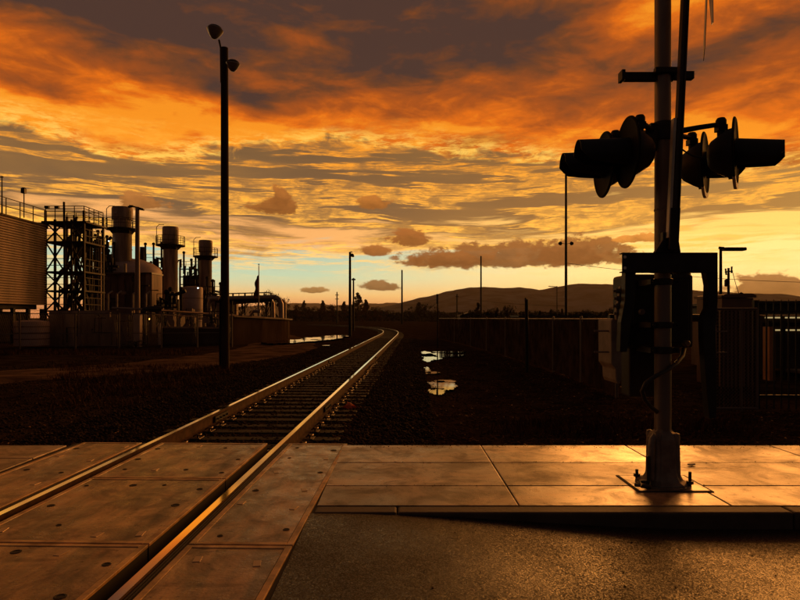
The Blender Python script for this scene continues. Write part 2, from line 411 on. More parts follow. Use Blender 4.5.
# damp asphalt: stone chips of different shade, wet film between
m = bpy.data.materials.new('damp asphalt'); m.use_nodes = True; t = m.node_tree; n = NT(t); pb = t.nodes['Principled BSDF']
tc = t.nodes.new('ShaderNodeTexCoord').outputs['Object']
vo = t.nodes.new('ShaderNodeTexVoronoi'); vo.inputs['Scale'].default_value = 150; t.links.new(tc, vo.inputs['Vector'])
spz = t.nodes.new('ShaderNodeSeparateColor'); t.links.new(vo.outputs['Color'], spz.inputs[0])
big_n = n.noise(tc, 1.1, 4, .6); 
ccol = n.mix(n.step(spz.outputs[0], .55, 1.), (.007, .0045, .003, 1), (.048, .027, .014, 1))
ccol = n.mix(n.step(big_n, .38, .60), n.mix(.6, ccol, (.008, .006, .004, 1)), ccol)
vc = t.nodes.new('ShaderNodeTexVoronoi'); vc.feature = 'DISTANCE_TO_EDGE'; vc.inputs['Scale'].default_value = .55
wv = t.nodes.new('ShaderNodeVectorMath'); wv.operation = 'ADD'; nn_ = t.nodes.new('ShaderNodeTexNoise'); nn_.inputs['Scale'].default_value = 5.; nn_.inputs['Detail'].default_value = 6.; t.links.new(tc, nn_.inputs['Vector'])
sc_ = t.nodes.new('ShaderNodeVectorMath'); sc_.operation = 'SCALE'; sc_.inputs['Scale'].default_value = .30; t.links.new(nn_.outputs['Color'], sc_.inputs[0]); t.links.new(tc, wv.inputs[0]); t.links.new(sc_.outputs[0], wv.inputs[1]); t.links.new(wv.outputs[0], vc.inputs['Vector'])
crack = n.mul(n.step(vc.outputs['Distance'], .006, .001), n.step(n.noise(tc, .6, 2, .5), .46, .56))
t.links.new(ccol, pb.inputs['Base Color'])
t.links.new(n.step(n.add(n.mul(big_n, 1.0), n.mul(spz.outputs[1], .5)), .45, 1.0, .24, .78), pb.inputs['Roughness']); pb.inputs["Specular IOR Level"].default_value = .45
bn = t.nodes.new('ShaderNodeBump'); bn.inputs['Strength'].default_value = .6; bn.inputs['Distance'].default_value = .0035
t.links.new(n.add(n.mul(spz.outputs[2], 1.0), n.mul(n.noise(tc, 420, 3, .6), .5), n.mul(n.noise(tc, 9, 3, .6), 3.)), bn.inputs['Height']); t.links.new(bn.outputs[0], pb.inputs['Normal'])
M['asphalt'] = m
tag(b.build('road', M['asphalt']), kind='structure')

def slab_tone(m, x0, dx, y0, dy, amt):
    t = m.node_tree; n = NT(t); pb = t.nodes['Principled BSDF']; tc = t.nodes.new('ShaderNodeTexCoord').outputs['Object']
    sp = t.nodes.new('ShaderNodeSeparateXYZ'); t.links.new(tc, sp.inputs[0])
    cx = n.m('FLOOR', n.mul(n.sub(sp.outputs[0], x0), 1/dx)); cy = n.m('FLOOR', n.mul(n.sub(sp.outputs[1], y0), 1/dy))
    wn = t.nodes.new('ShaderNodeTexWhiteNoise'); t.links.new(n.vec(cx, cy, 3.7), wn.inputs['Vector'])
    old = pb.inputs['Base Color'].links[0].from_socket
    stain = n.noise(tc, 2.6, 7, .68, .8); spots = n.noise(tc, 21., 3, .6)
    k = n.mul(n.step(wn.outputs['Value'], 0., 1., 1-amt, 1+amt*.35), n.step(stain, .36, .60, .38, 1.10), n.step(spots, .30, .40, .45, 1.))
    vm = t.nodes.new('ShaderNodeVectorMath'); vm.operation = 'SCALE'; t.links.new(old, vm.inputs[0]); t.links.new(k, vm.inputs['Scale']); t.links.new(vm.outputs[0], pb.inputs['Base Color'])
    oldr = pb.inputs['Roughness'].links[0].from_socket
    t.links.new(n.add(oldr, n.mul(n.sub(.75, k), .22)), pb.inputs['Roughness'])
    t.links.new(n.mul(k, .55), pb.inputs['Coat Weight'])
slab_tone(M['concrete'], .91, 1.62, 4.25, .81, .45)
slab_tone(M['panelc'], -2.9, 5., .8, 2.97, .12)
def slabs(xsj, ysj, z, gap=.012):
    b = MB()
    for x0, x1 in zip(xsj, xsj[1:]):
        for y0, y1 in zip(ysj, ysj[1:]):
            b.box(((x0+x1)/2, (y0+y1)/2, z-.06+random.uniform(-.0015, .0015)), (x1-x0-gap, y1-y0-gap, .12))
    return b
jx = [-.64, .91, 2.53, 4.15, 5.77, 7.39, 9.0, 10.6, 12.2, 13.8, 17]
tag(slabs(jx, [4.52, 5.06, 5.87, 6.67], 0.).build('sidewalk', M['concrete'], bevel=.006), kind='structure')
b = MB(); b.box((8.2, 5.6, -.09), (17.6, 2.1, .14)); b.box((-30, 6.0, -.14), (52.4, 1.4, .14))
tag(b.build('sidewalk_base', M['joint']), kind='structure')
jl = [-3.74-1.6*i for i in range(14)][::-1]
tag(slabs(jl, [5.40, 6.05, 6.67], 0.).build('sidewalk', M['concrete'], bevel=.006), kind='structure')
b = MB()
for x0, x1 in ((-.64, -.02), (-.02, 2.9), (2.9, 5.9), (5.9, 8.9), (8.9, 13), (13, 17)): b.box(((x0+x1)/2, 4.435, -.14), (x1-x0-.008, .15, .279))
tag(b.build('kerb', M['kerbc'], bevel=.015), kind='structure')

# ------------------------------------------------------------------ track centre line
STR = 43.0; RAD = 165.0
t0 = Vector((.0253, 1, 0)).normalized()
def track(s):        # s metres along from Y=3 ; returns point, tangent, normal(right)
    p0 = Vector((-2.21, 3, 0))
    if s <= STR: p = p0+t0*s; d = t0.copy()
    else:
        a = 0.; L = s-STR; R0 = RAD
        # short easement, then a constant left-hand curve
        e = 16.0
        if L < e: ang = L*L/(2*e*R0); off = L**3/(6*e*R0); p = p0+t0*s+Vector((-t0.y, t0.x, 0))*off
        else:
            ang0 = e/(2*R0); base = p0+t0*(STR+e)+Vector((-t0.y, t0.x, 0))*(e*e/(6*R0))
            ang = ang0+(L-e)/R0
            dd = lambda q: Vector((t0.x*math.cos(q)-t0.y*math.sin(q), t0.y*math.cos(q)+t0.x*math.sin(q), 0))
            nrm = lambda q: Vector((dd(q).y, -dd(q).x, 0))
            c = base-nrm(ang0)*R0; p = c+nrm(ang)*R0
        d = Vector((t0.x*math.cos(ang)-t0.y*math.sin(ang), t0.y*math.cos(ang)+t0.x*math.sin(ang), 0))
    return p, d, Vector((d.y, -d.x, 0))
def T(s, t, z=0.):
    p, d, n = track(s); q = p+n*t; q.z = z; return q

# rails
prof = [(-.070, -.172), (-.070, -.163), (-.012, -.148), (-.010, -.045), (-.034, -.036), (-.036, -.008), (-.028, -.001), (.028, -.001), (.036, -.008), (.034, -.036), (.010, -.045), (.012, -.148), (.070, -.163), (.070, -.172)]
SS = [-3.4+.5*i for i in range(0, 20)]+[6.6+2*i for i in range(0, 66)]
for side, lb in ((-1, 'left rail of the track, shining where it enters the crossing panels'), (1, 'right rail of the track, nearest the sidewalk, shining to the curve')):
    b = MB(); vs = []; n = len(prof)
    for s in SS:
        for (u, z) in prof:
            q = T(s, side*.7525+u); vs.append((q.x, q.y, z))
    fs = []; mi = []
    for i in range(len(SS)-1):
        for k in range(n-1):
            fs.append((i*n+k, (i+1)*n+k, (i+1)*n+k+1, i*n+k+1)); mi.append(0 if k == 6 else 1)
    b._add(vs, fs); b.mi = mi
    fs.append
    rl = b.build('rail', [M['railtop'], M['railside']])
    tag(rl, lb, 'rail', 'rails of the track')
    BASE[rl] = (0, 0, 0)
    for sj in ((6.2, 18.) if side < 0 else (7.2, 20.)):
        j = MB()
        for e in (-1, 1):
            q = T(sj, side*.7525+e*.030, -.095); j.bar(T(sj-.30, side*.7525+e*.030, -.095), T(sj+.30, side*.7525+e*.030, -.095), .022, .085)
            for k in range(4): a = T(sj-.22+.147*k, side*.7525+e*.045, -.095); c2 = T(sj-.22+.147*k, side*.7525+e*.068, -.095); j.cyl(a, c2, .016, n=6)
        j.build('joint_bar', M['blackm'], rl)

# sleepers with plates and clips
def sleeper(s0, full, first=None):
    p, d, nn = track(s0); ang = math.atan2(d.y, d.x)-math.pi/2
    th = bpy.data.objects.new('sleeper', None)
    return p, ang
tie0 = thing('sleeper', (0, 0, 0), 'dark sleeper under both rails in the line beyond the crossing', 'sleeper', 'sleepers under the track')
b = MB(); b.box((0, 0, -.27), (2.55, .23, .20)); b.build('beam', M['tie'], tie0, bevel=.012)
for sd_ in (-1, 1):
    b = MB(); b.box((sd_*.7525, 0, -.174+.003), (.36, .19, .018)); b.build('tie_plate', M['clip'], tie0, bevel=.003)
    for e in (-1, 1):
        x = sd_*.7525+e*.115
        b = MB(); b.tube([(x-e*.035, -.05, -.140), (x+e*.01, -.055, -.115), (x+e*.045, -.02, -.125), (x+e*.045, .03, -.125), (x+e*.01, .06, -.115), (x-e*.035, .05, -.140)], .011, 6)
        b.cyl((x+e*.01, 0, -.17), (x+e*.01, 0, -.112), .014, n=6); b.build('rail_clip', M['clip'], tie0, smooth=True)
bare = thing('sleeper', (0, 0, 0), 'sleeper farther along the track than the sixteenth one from the crossing', 'sleeper', 'sleepers under the track')
b = MB(); b.box((0, 0, -.27), (2.55, .23, .20)); b.build('beam', M['tie'], bare)
i = 0; s = 3.95
while s < 128:
    p, d, nn = track(s); ang = math.atan2(d.y, d.x)-math.pi/2
    j = (random.uniform(-.03, .03), random.uniform(-.02, .02))
    loc = (p.x+j[0], p.y+j[1], random.uniform(-.008, .0))
    ORD = 'first second third fourth fifth sixth seventh eighth ninth tenth eleventh twelfth thirteenth fourteenth fifteenth sixteenth'.split()
    lb_ = (ORD[i]+' sleeper beyond the crossing decks, counted from the sidewalk') if i < 16 else None
    if i == 0: tie0.location = loc; tie0.rotation_euler = (0, 0, ang); tie0['label'] = lb_
    elif i < 30: copy_tree(tie0, loc, ang, label=lb_ or 'sleeper farther along the track than the sixteenth one from the crossing')
    elif i == 30: bare.location = loc; bare.rotation_euler = (0, 0, ang)
    else: copy_tree(bare, loc, ang)
    s += .48 if s < 50 else .64; i += 1

# crossing panels
holes = {'g': [-.50, -.16, .16, .46], 'r': [.98, 1.40], 'l': [-1.40, -.98]}
lbl = {}
def panel(kind, t_0, t_1, y0, y1, label):
    s0, s1 = y0-3, y1-3
    p = T((s0+s1)/2, (t_0+t_1)/2)
    th = thing('concrete_deck', (p.x, p.y, 0), label, 'crossing deck', 'concrete decks of the level crossing')
    b = MB(); z1 = -.004
    ins = .045
    q = [T(s0+.008+ins, t_0+ins, z1), T(s0+.008+ins, t_1-ins, z1), T(s1-.008-ins, t_1-ins, z1), T(s1-.008-ins, t_0+ins, z1)]
    b.prism([(v.x, v.y, -.2) for v in q], (0, 0, .2+z1)); b.build('slab', M['panelc'], th)
    e = MB(); w = ins-.003
    def strip(a0, a1, c0, c1):
        q = [T(a0, c0, -.022), T(a0, c1, -.022), T(a1, c1, -.022), T(a1, c0, -.022)]; e.prism(q, (0, 0, .022))
    strip(s0+.008, s1-.008, t_0, t_0+w); strip(s0+.008, s1-.008, t_1-w, t_1)
    strip(s0+.008, s0+.008+w, t_0+w+.001, t_1-w-.001); strip(s1-.008-w, s1-.008, t_0+w+.001, t_1-w-.001)
    e.build('steel_edge', M['paneledge'], th, bevel=.004)
    for c0, c1 in ((t_0+.004, t_0+w-.002), (t_1-w+.002, t_1-.004)):
        e = MB()
        q = [T(s0+.01, c0, -.2), T(s0+.01, c1, -.2), T(s1-.01, c1, -.2), T(s1-.01, c0, -.2)]; e.prism(q, (0, 0, .176))
        e.build('gap_shade', M['joint'], th)  # dark strip added so the gap beside the rail reads as shade
    rr = random.Random(int(y0*100)+len(kind)+int(t_0*50))
    n = max(3, round((s1-s0)/.5))
    for k in range(n):
        for hx in holes[kind]:
            if kind == 'g' and hx in (-.16, .16) and k % 2: continue
            sx = s0+(k+.5)*(s1-s0)/n+rr.uniform(-.10, .10); c = T(sx, hx+rr.uniform(-.04, .04), 0)
            r_ = rr.random(); h = MB(); q_ = rr.uniform(.018, .033)
            if r_ < .62:
                h.lathe((c.x, c.y, -.02), [(q_, 0), (q_, .0185), (q_*.75, .0195), (q_*.66, .017)], 11); h.build('bolt_recess', M['hole'], th)
            else:
                h.box((c.x, c.y, -.005), (.045, .085, .008), rr.uniform(-.3, .3)); h.build('bolt_cap', M['plate'], th, bevel=.002)
    return th
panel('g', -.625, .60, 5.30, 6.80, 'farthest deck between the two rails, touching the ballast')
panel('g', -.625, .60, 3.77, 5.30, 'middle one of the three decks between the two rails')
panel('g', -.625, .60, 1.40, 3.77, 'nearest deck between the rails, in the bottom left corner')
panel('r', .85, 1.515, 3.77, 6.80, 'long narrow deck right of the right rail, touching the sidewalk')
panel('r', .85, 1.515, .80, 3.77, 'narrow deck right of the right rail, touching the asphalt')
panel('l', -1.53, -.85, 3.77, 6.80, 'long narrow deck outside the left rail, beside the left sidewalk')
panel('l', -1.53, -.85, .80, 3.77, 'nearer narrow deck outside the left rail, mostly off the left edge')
for t_0, t_1, lb in ((.792, .846, 'rubber strip along the outside of the right rail'), (-.846, -.792, 'rubber strip along the outside of the left rail')):
    b = MB()
    q = [T(-2.4, t_0), T(-2.4, t_1), T(3.8, t_1), T(3.8, t_0)]; b.prism([(v.x, v.y, -.2) for v in q], (0, 0, .188))
    for k in range(2):
        u = t_0+.012+.018*k; q = [T(-2.4, u), T(-2.4, u+.009), T(3.8, u+.009), T(3.8, u)]; b.prism([(v.x, v.y, -.0125) for v in q], (0, 0, .008))
    tag(b.build('flange_strip', M['rubber']), lb, 'rubber strip', 'rubber strips beside the rails')
b = MB(); q = [T(-2.4, -1.6), T(-2.4, 1.6), T(3.8, 1.6), T(3.8, -1.6)]; b.prism([(v.x, v.y, -.30) for v in q], (0, 0, .07))
tag(b.build('track_bed', M['joint']), kind='structure')
b = MB(); q = [T(-2.4, 1.518), T(-2.4, 1.56), T(3.8, 1.56), T(3.8, 1.518)]; b.prism([(v.x, v.y, -.2) for v in q], (0, 0, .19))
q = [T(-2.4, -1.62), T(-2.4, -1.535), T(3.8, -1.535), T(3.8, -1.62)]; b.prism([(v.x, v.y, -.2) for v in q], (0, 0, .185))
tag(b.build('road_edge', M['joint']), kind='structure')

# ------------------------------------------------------------------ loose stuff: ballast, chips
def scatter(name, label, m, pts, sizes, flat, seed, top=None):
    rs = np.random.RandomState(seed); n = len(pts)
    oc = np.array([(1, 0, 0), (0, 1, 0), (-1, 0, 0), (0, -1, 0), (0, 0, 1), (0, 0, -1)], float)
    fc = np.array([(0, 1, 4), (1, 2, 4), (2, 3, 4), (3, 0, 4), (1, 0, 5), (2, 1, 5), (3, 2, 5), (0, 3, 5)])
    v = np.repeat(oc[None], n, 0)+rs.uniform(-.28, .28, (n, 6, 3))
    v[:, :, 2] *= flat; v[:, :, 0] *= rs.uniform(.7, 1.3, (n, 1))
    a = rs.uniform(0, 6.28, n); ca, sa = np.cos(a)[:, None], np.sin(a)[:, None]
    t_ = rs.uniform(-.5, .5, n); ct, st_ = np.cos(t_)[:, None], np.sin(t_)[:, None]
    x, y, z = v[..., 0].copy(), v[..., 1].copy(), v[..., 2].copy()
    y, z = y*ct-z*st_, y*st_+z*ct
    v = np.stack([x*ca-y*sa, x*sa+y*ca, z], -1)*np.asarray(sizes)[:, None, None]+np.asarray(pts)[:, None, :]
    f = fc[None]+(np.arange(n)*6)[:, None, None]
    me = bpy.data.meshes.new(name); me.vertices.add(n*6); me.vertices.foreach_set('co', v.ravel())
    me.loops.add(n*24); me.loops.foreach_set('vertex_index', f.ravel().astype(np.int32))
    me.polygons.add(n*8); me.polygons.foreach_set('loop_start', np.arange(0, n*24, 3, dtype=np.int32))
    me.update(calc_edges=True); me.materials.append(m)
    o = bpy.data.objects.new(name, me); COL.objects.link(o)
    return tag(o, label, name.replace('_', ' '), kind='stuff')
rs = np.random.RandomState(3)
pts = []; sz = []
while len(pts) < 60000:
    s_ = 3.85+(rs.random_sample()**1.8)*40; t_ = rs.uniform(-3.3, 2.6)
    if abs(t_) > 1.9 and rs.random_sample() < (abs(t_)-1.9)*.5: continue
    q = T(s_, t_)
    z = GZ+.000 if abs(t_) < 1.35 else ground_z(q.x, q.y)+.01
    z += rs.uniform(-.01, .018)
    pts.append((q.x, q.y, z)); sz.append(rs.uniform(.012, .036)*(1+.012*s_))
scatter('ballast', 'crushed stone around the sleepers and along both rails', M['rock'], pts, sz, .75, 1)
pts = []; sz = []
while len(pts) < 26000:
    y = 6.72+(rs.random_sample()**1.9)*26; x = rs.uniform(-.9, 7.5)
    pts.append((x, y, ground_z(x, y)+rs.uniform(.0, .018))); sz.append(rs.uniform(.010, .030)*(1+.02*y))
scatter('wood_chips', 'dark chips and dead leaves on the ground right of the track', M['chips'], pts, sz, .35, 2)
pts = []; sz = []
while len(pts) < 16000:
    y = 6.72+(rs.random_sample()**1.7)*20; x = -2.2-3.0-(rs.random_sample()**1.5)*9
    pts.append((x, y, ground_z(x, y)+rs.uniform(-.005, .01))); sz.append(rs.uniform(.010, .032)*(1+.02*y))
scatter('gravel', 'loose gravel left of the ballast beyond the left sidewalk', M['rock'], pts, sz, .6, 4)

# gravel track on the left
def sheet(name, outline, z, m, label=None, cat=None, kind='structure', th=.004):
    b = MB(); b.prism([(x, y, z-th) for x, y in outline], (0, 0, th)); return tag(b.build(name, m), label, cat, kind=kind)
b = MB(); cl = [(-26, 12.), (-17, 14.5), (-12, 17.5), (-9.2, 21.), (-7.6, 26.), (-6.9, 33), (-8.6, 44), (-13, 60), (-22, 84)]
# follow the ground 6 mm above it
def ribbon(cl, w0, m, name):
    pts = [Vector((x, y, 0)) for x, y in cl]; fine = []
    for i in range(len(pts)-1):
        for k in range(12): fine.append(pts[i].lerp(pts[i+1], k/12))
    for _ in range(10): fine = [fine[0]]+[(fine[i-1]+fine[i]*2+fine[i+1])/4 for i in range(1, len(fine)-1)]+[fine[-1]]
    vs = []; K = 14
    for i, p in enumerate(fine):
        d = (fine[min(i+1, len(fine)-1)]-fine[max(i-1, 0)]).normalized(); nn = Vector((d.y, -d.x, 0))
        w = w0*(1+.12*mn.noise((i*.3, 1, 0)))
        for k in range(K):
            q = p+nn*(k/(K-1)-.5)*2*w; e = 1-abs(k/(K-1)-.5)*2
            vs.append((q.x, q.y, ground_z(q.x, q.y)+(.02 if e > .1 else -.03)+.02*math.sin(k*1.3)**2))
    b = MB(); b._add(vs, [(i*K+k, i*K+k+1, (i+1)*K+k+1, (i+1)*K+k) for i in range(len(fine)-1) for k in range(K-1)])
    return tag(b.build(name, m, smooth='all'), kind='structure')
ribbon(cl, 2.3, M['road_dirt'], 'gravel_path')

# puddles
def puddle(blobs, label):
    b = MB(); c = blobs[0]
    for (x, y, rx, ry, seed) in blobs:
        n = 70; poly = []
        for k in range(n):
            a = 2*math.pi*k/n
            q = 1+.42*mn.noise((math.cos(a)*1.6+seed, math.sin(a)*1.6, seed))+.22*mn.noise((math.cos(a)*6+seed, math.sin(a)*6, 2))+.10*mn.noise((math.cos(a)*15, math.sin(a)*15, seed))
            poly.append((x+math.cos(a)*rx*q, y+math.sin(a)*ry*q, -.40))
        b.prism(poly, (0, 0, .40+PZL))
    return tag(b.build('puddle', M['water']), label, 'puddle', 'puddles reflecting the sky')
PZL = -.262
puddle([(P(423, 0, 26)[0], 26.4, .72, 3.0, 1.), (P(437, 0, 27.)[0], 27.2, 1.1, 1.35, 2.), (P(414, 0, 25)[0], 25.2, .40, 1.2, 8.), (P(454, 0, 28)[0], 29.6, .75, .6, 6.)], 'largest bright puddle right of the track, the farther one')
puddle([(P(425, 0, 19)[0], 19.4, .24, 1.2, 4.), (P(433, 0, 18)[0], 18.4, .22, .3, 5.)], 'tiny puddle between the two larger ones right of the track')
puddle([(P(441, 0, 15)[0], 15.0, .42, .95, 7.), (P(434, 0, 14.3)[0], 13.8, .26, .6, 3.), (P(447, 0, 15)[0], 15.9, .3, .35, 12.)], 'ragged puddle right of the track, the nearest one')
PZL = -.185
puddle([(-7.9, 39.8, 1.2, 1.9, 9.), (-7.1, 42.8, 1.5, 2.3, 11.), (-6.2, 47.2, 1.6, 3.2, 3.), (-5.8, 52.5, 1.2, 3.0, 5.)], 'long puddle on the gravel left of the track by the plant wall')
puddle([(P(328, 0, 36)[0], 35, .25, .35, 13.)], 'very small puddle left of the left rail before the lamp post')
tag(slabs([1.95, 2.585], [4.86, 5.385], .004).build('footing', M['joint']), kind='structure')
tag(slabs([1.972, 2.563], [4.882, 5.363], .0085).build('footing', M['concrete']), kind='structure')

# grit, dead leaves and little stones on the paving and in the gutter
rs = np.random.RandomState(31); pts = []; sz = []
for k in range(1500):
    u_ = rs.random_sample()
    if u_ < .45: x, y, z = rs.uniform(.2, 6), 4.34-abs(rs.normal())*.07, 0; z = rz(x)+.003
    elif u_ < .75: x, y, z = rs.uniform(-.5, 8), 6.66-abs(rs.normal())*.10, .002
    elif u_ < .88: x, y, z = rs.uniform(-.5, 8), rs.choice([5.06, 5.87])+rs.normal()*.02, .002
    else: x, y = rs.uniform(-.4, 5), rs.uniform(2.2, 4.3); z = rz(x)+.003
    pts.append((x, y, z)); sz.append(rs.uniform(.002, .007)*(1.0 if rs.random_sample() < .95 else 1.6))
scatter('grit', 'fine grit and leaf scraps along the kerb and the sidewalk joints', M['chips'], pts, sz, .5, 5)

M['litter'] = mat('pale fallen leaves', (.30, .15, .055), .7, var=(3., .6), spec=.2)
pts = []; sz = []
for k in range(1500):
    if k < 1000: y = 6.72+(rs.random_sample()**1.6)*18; x = rs.uniform(-.6, 7.)
    else: y = 6.72+(rs.random_sample()**1.4)*16; x = rs.uniform(-10, -3.6)
    pts.append((x, y, ground_z(x, y)+rs.uniform(.015, .03))); sz.append(rs.uniform(.008, .024))
scatter('leaf_litter', 'scattered pale fallen leaves on the dark ground either side of the track', M['litter'], pts, sz, .2, 6)

# ------------------------------------------------------------------ the crossing signal mast with its lights, gate and counterweights
MX, MY = 2.26, 5.10
sig = thing('crossing_signal', (MX, MY, 0), 'level crossing mast with four hooded lights, raised gate arm and counterweights on the sidewalk', 'crossing signal')
b = MB(); b.cyl((MX, MY, .40), (MX, MY, 4.75), .069, .066, 32); b.lathe((MX, MY, 4.75), [(.074, 0), (.074, .03), (.05, .06), (0, .07)], 24)
b.build('pole', M['galv'], sig, smooth=True)
b = MB()   # cast base: square-shouldered with fluted corners
def oct_(r, z, k=.30):
    return [(MX+x*r, MY+y*r, z) for x, y in ((1, k), (k, 1), (-k, 1), (-1, k), (-1, -k), (-k, -1), (k, -1), (1, -k))]
prof8 = [(.24, .012), (.24, .035), (.185, .055), (.165, .09), (.150, .16), (.142, .30), (.140, .40), (.125, .445), (.085, .465), (.078, .50)]
vs = []
for r, z in prof8: vs += oct_(r*.77, z, .52)
fs = [(i*8+k, i*8+(k+1) % 8, (i+1)*8+(k+1) % 8, (i+1)*8+k)[::-1] for i in range(len(prof8)-1) for k in range(8)]+[tuple(range(8)), tuple(range(len(vs)-8, len(vs)))[::-1]]
b._add(vs, fs)
b.build('cast_base', M['cast'], sig, bevel=.006)
b = MB()
for sx in (-1, 1):
    for sy in (-1, 1): b.lathe((MX+sx*.080, MY+sy*.078, .05), [(.045, 0), (.034, .05), (.027, .34), (.030, .37), (.026, .40), (.0, .41)], 12)
b.build('corner_boss', M['cast'], sig, smooth=True)
b = MB(); b.cyl((MX, MY, .009), (MX, MY, .022), .222, n=40); b.build('base_flange', M['cast'], sig)
for sx, sy, hh in ((-1, -1, .27), (1, -1, .14), (1, 1, .10), (-1, 1, .10)):
    b = MB(); x, y = MX+sx*.175, MY+sy*.12; b.cyl((x, y, .01), (x, y, hh), .013, n=10); b.cyl((x, y, .036), (x, y, .062), .028, n=6); b.build('anchor_bolt', M['blackm'], sig)
b = MB(); b.tube([(MX-.135, MY-.09, .06), (MX-.140, MY-.10, .16), (MX-.142, MY-.10, .34), (MX-.13, MY-.09, .40), (MX-.09, MY-.06, .43)], .026, 10); b.build('cable_elbow', M['cast'], sig, smooth=True)
b = MB(); b.tube([(MX-.18, MY-.17, .02), (MX-.26, MY-.19, .035), (MX-.24, MY-.10, .05), (MX-.16, MY-.14, .06), (MX-.20, MY-.22, .045), (MX-.29, MY-.13, .03)], .014, 8)
b.build('loose_cable', M['hose'], sig, smooth=True)
# clamps on the pole
def clamp(z, h=.05, r=.086, ear=True, name='pole_clamp'):
    b = MB(); b.lathe((MX, MY, z-h/2), [(r-.01, 0), (r, .004), (r, h-.004), (r-.01, h)], 28)
    if ear:
        for sx in (-1, 1): b.box((MX+sx*(r+.012), MY, z), (.05, .09, h*.8)); b.cyl((MX+sx*(r+.02), MY-.075, z), (MX+sx*(r+.02), MY+.075, z), .009, n=8)
    return b.build(name, M['blackm'], sig, smooth=True)
clamp(1.74, .055); clamp(1.37, .055); clamp(1.155, .06); clamp(3.53, .05, .082, False); clamp(3.03, .16, .084, True)
b = MB(); b.box((MX-.13, MY-.005, 3.50), (.44, .055, .07)); b.box((MX-.36, MY-.02, 3.50), (.03, .10, .085)); b.box((MX+.16, MY-.03, 3.50), (.17, .055, .065)); b.box((MX, MY-.07, 3.53), (.20, .05, .045))
b.build('arm_rest_bracket', M['blackm'], sig, bevel=.004)
b = MB(); b.box((MX-.10, MY, 2.99), (.14, .10, .09)); b.prism([(MX-.07, MY-.05, 2.86), (MX-.07, MY-.05, 2.95), (MX-.20, MY-.05, 2.95)], (0, .10, 0)); b.build('junction_box', M['blackm'], sig, bevel=.006)
# light units
UZ = Vector((0, 0, 1))
def light_unit(c, f, knuck, hood_len=.40, lab=None, droop=.03, worn=False):
    c = Vector(c); f = Vector((f[0], f[1], 0)).normalized(); sd_ = f.cross(UZ)
    L = bpy.data.objects.new; 
    h = MB(); h.lathe(c, [(.05, -.205), (.085, -.20), (.12, -.175), (.17, -.10), (.20, -.045), (.205, -.004)], 28, f)
    h.lathe(c-UZ*.20-f*.03, [(.012, -.02), (.012, .02)], 8, f)
    kp = c-f*.105+UZ*.22
    h.cyl(c-f*.105+UZ*.10, kp, .030, n=12)
    h.box(kp, (.075, .075, .05)); h.lathe(kp+UZ*.02, [(.034, -.01), (.042, .012), (.042, .045), (.03, .065), (0, .07)], 14)
    hs = h.build('signal_light', M['black'], sig, smooth=True)
    if lab: hs['label'] = lab
    d = MB(); d.lathe(c, [(.10, .0), (.255, .002), (.275, .010), (.288, .004), (.290, -.006), (.284, -.010), (.272, -.003), (.10, -.003)], 48, f); d.build('background_disc', M['backboard'], hs, smooth=True)
    # lower rim of the disc: wear plus backlight put into one pale colour
    w = MB(); n = 14; a0 = math.radians(38)
    poly = [c+f*-.012+sd_*(.2905*math.sin(a0*(2*k/n-1)))-UZ*(.2925*math.cos(a0*(2*k/n-1))) for k in range(n+1)]
    poly += [c+f*-.012+sd_*(.27*math.sin(a0*(1-2*k/n)*.86))-UZ*(.247*math.cos(a0*(1-2*k/n)*.80)) for k in range(n+1)]
    if worn: w.prism(poly, f*.023); w.build('worn_lit_rim', M['paleedge'], hs)
    e = MB(); e.lathe(c, [(.098, .004), (.092, .018), (.06, .032), (.02, .038), (0, .039)], 28, f); e.build('lens', M['lens'], hs, smooth=True)
    # hood: tunnel visor, cut away underneath towards the tip
    v = MB(); ro, ri = .118, .112; nA = 26; nL = 10; vs = []; 
    for r_ in (ro, ri):
        for i in range(nL+1):
            u = i/nL; open_ = math.radians(20+42*u+(34*max(0, u-.8)/.2))   # half angle of the opening below
            x = hood_len*u
            for k in range(nA+1):
                a = -math.pi+open_+(2*math.pi-2*open_)*k/nA       # angle from up
                vs.append(c+f*(x+.005)+sd_*(r_*math.sin(a))+UZ*(r_*math.cos(a)-droop*hood_len*u))
    off = (nL+1)*(nA+1); fs = []
    for L_ in range(2):
        for i in range(nL):
            for k in range(nA):
                q = (L_*off+i*(nA+1)+k, L_*off+i*(nA+1)+k+1, L_*off+(i+1)*(nA+1)+k+1, L_*off+(i+1)*(nA+1)+k); fs.append(q if L_ else q[::-1])
    for k in range(nA): fs.append((nL*(nA+1)+k, nL*(nA+1)+k+1, off+nL*(nA+1)+k+1, off+nL*(nA+1)+k))
    for i in range(nL):
        for e_ in (0, nA): fs.append((i*(nA+1)+e_, (i+1)*(nA+1)+e_, off+(i+1)*(nA+1)+e_, off+i*(nA+1)+e_))
    v._add(vs, fs); v.build('hood', M['black'], hs, smooth=True)
    kt = kp+UZ*.035
    a = MB(); s0 = Vector(knuck)
    a.tube([s0, s0.lerp(kt, .55)+Vector((0, 0, .004)), kt], [.027, .022, .020], 12); a.build('crossarm', M['black'], hs, smooth=True)
    return hs
fr = (.835, -.55); fl_ = (-1, .03)
def LC(px, py, d): return P(px, py, d)
light_unit(P(735.5, 153, 4.86), fr, (MX+.08, MY-.02, 3.02), .335, droop=.20, worn=True)
light_unit(P(705, 165, 5.28), fr, (MX+.08, MY+.02, 3.01), .30, droop=.20, worn=True)
light_unit(P(627, 152.5, 4.88), fl_, (MX-.10, MY-.02, 3.03), .40)
light_unit(P(603.5, 165, 5.30), fl_, (MX-.10, MY+.02, 3.03), .36)
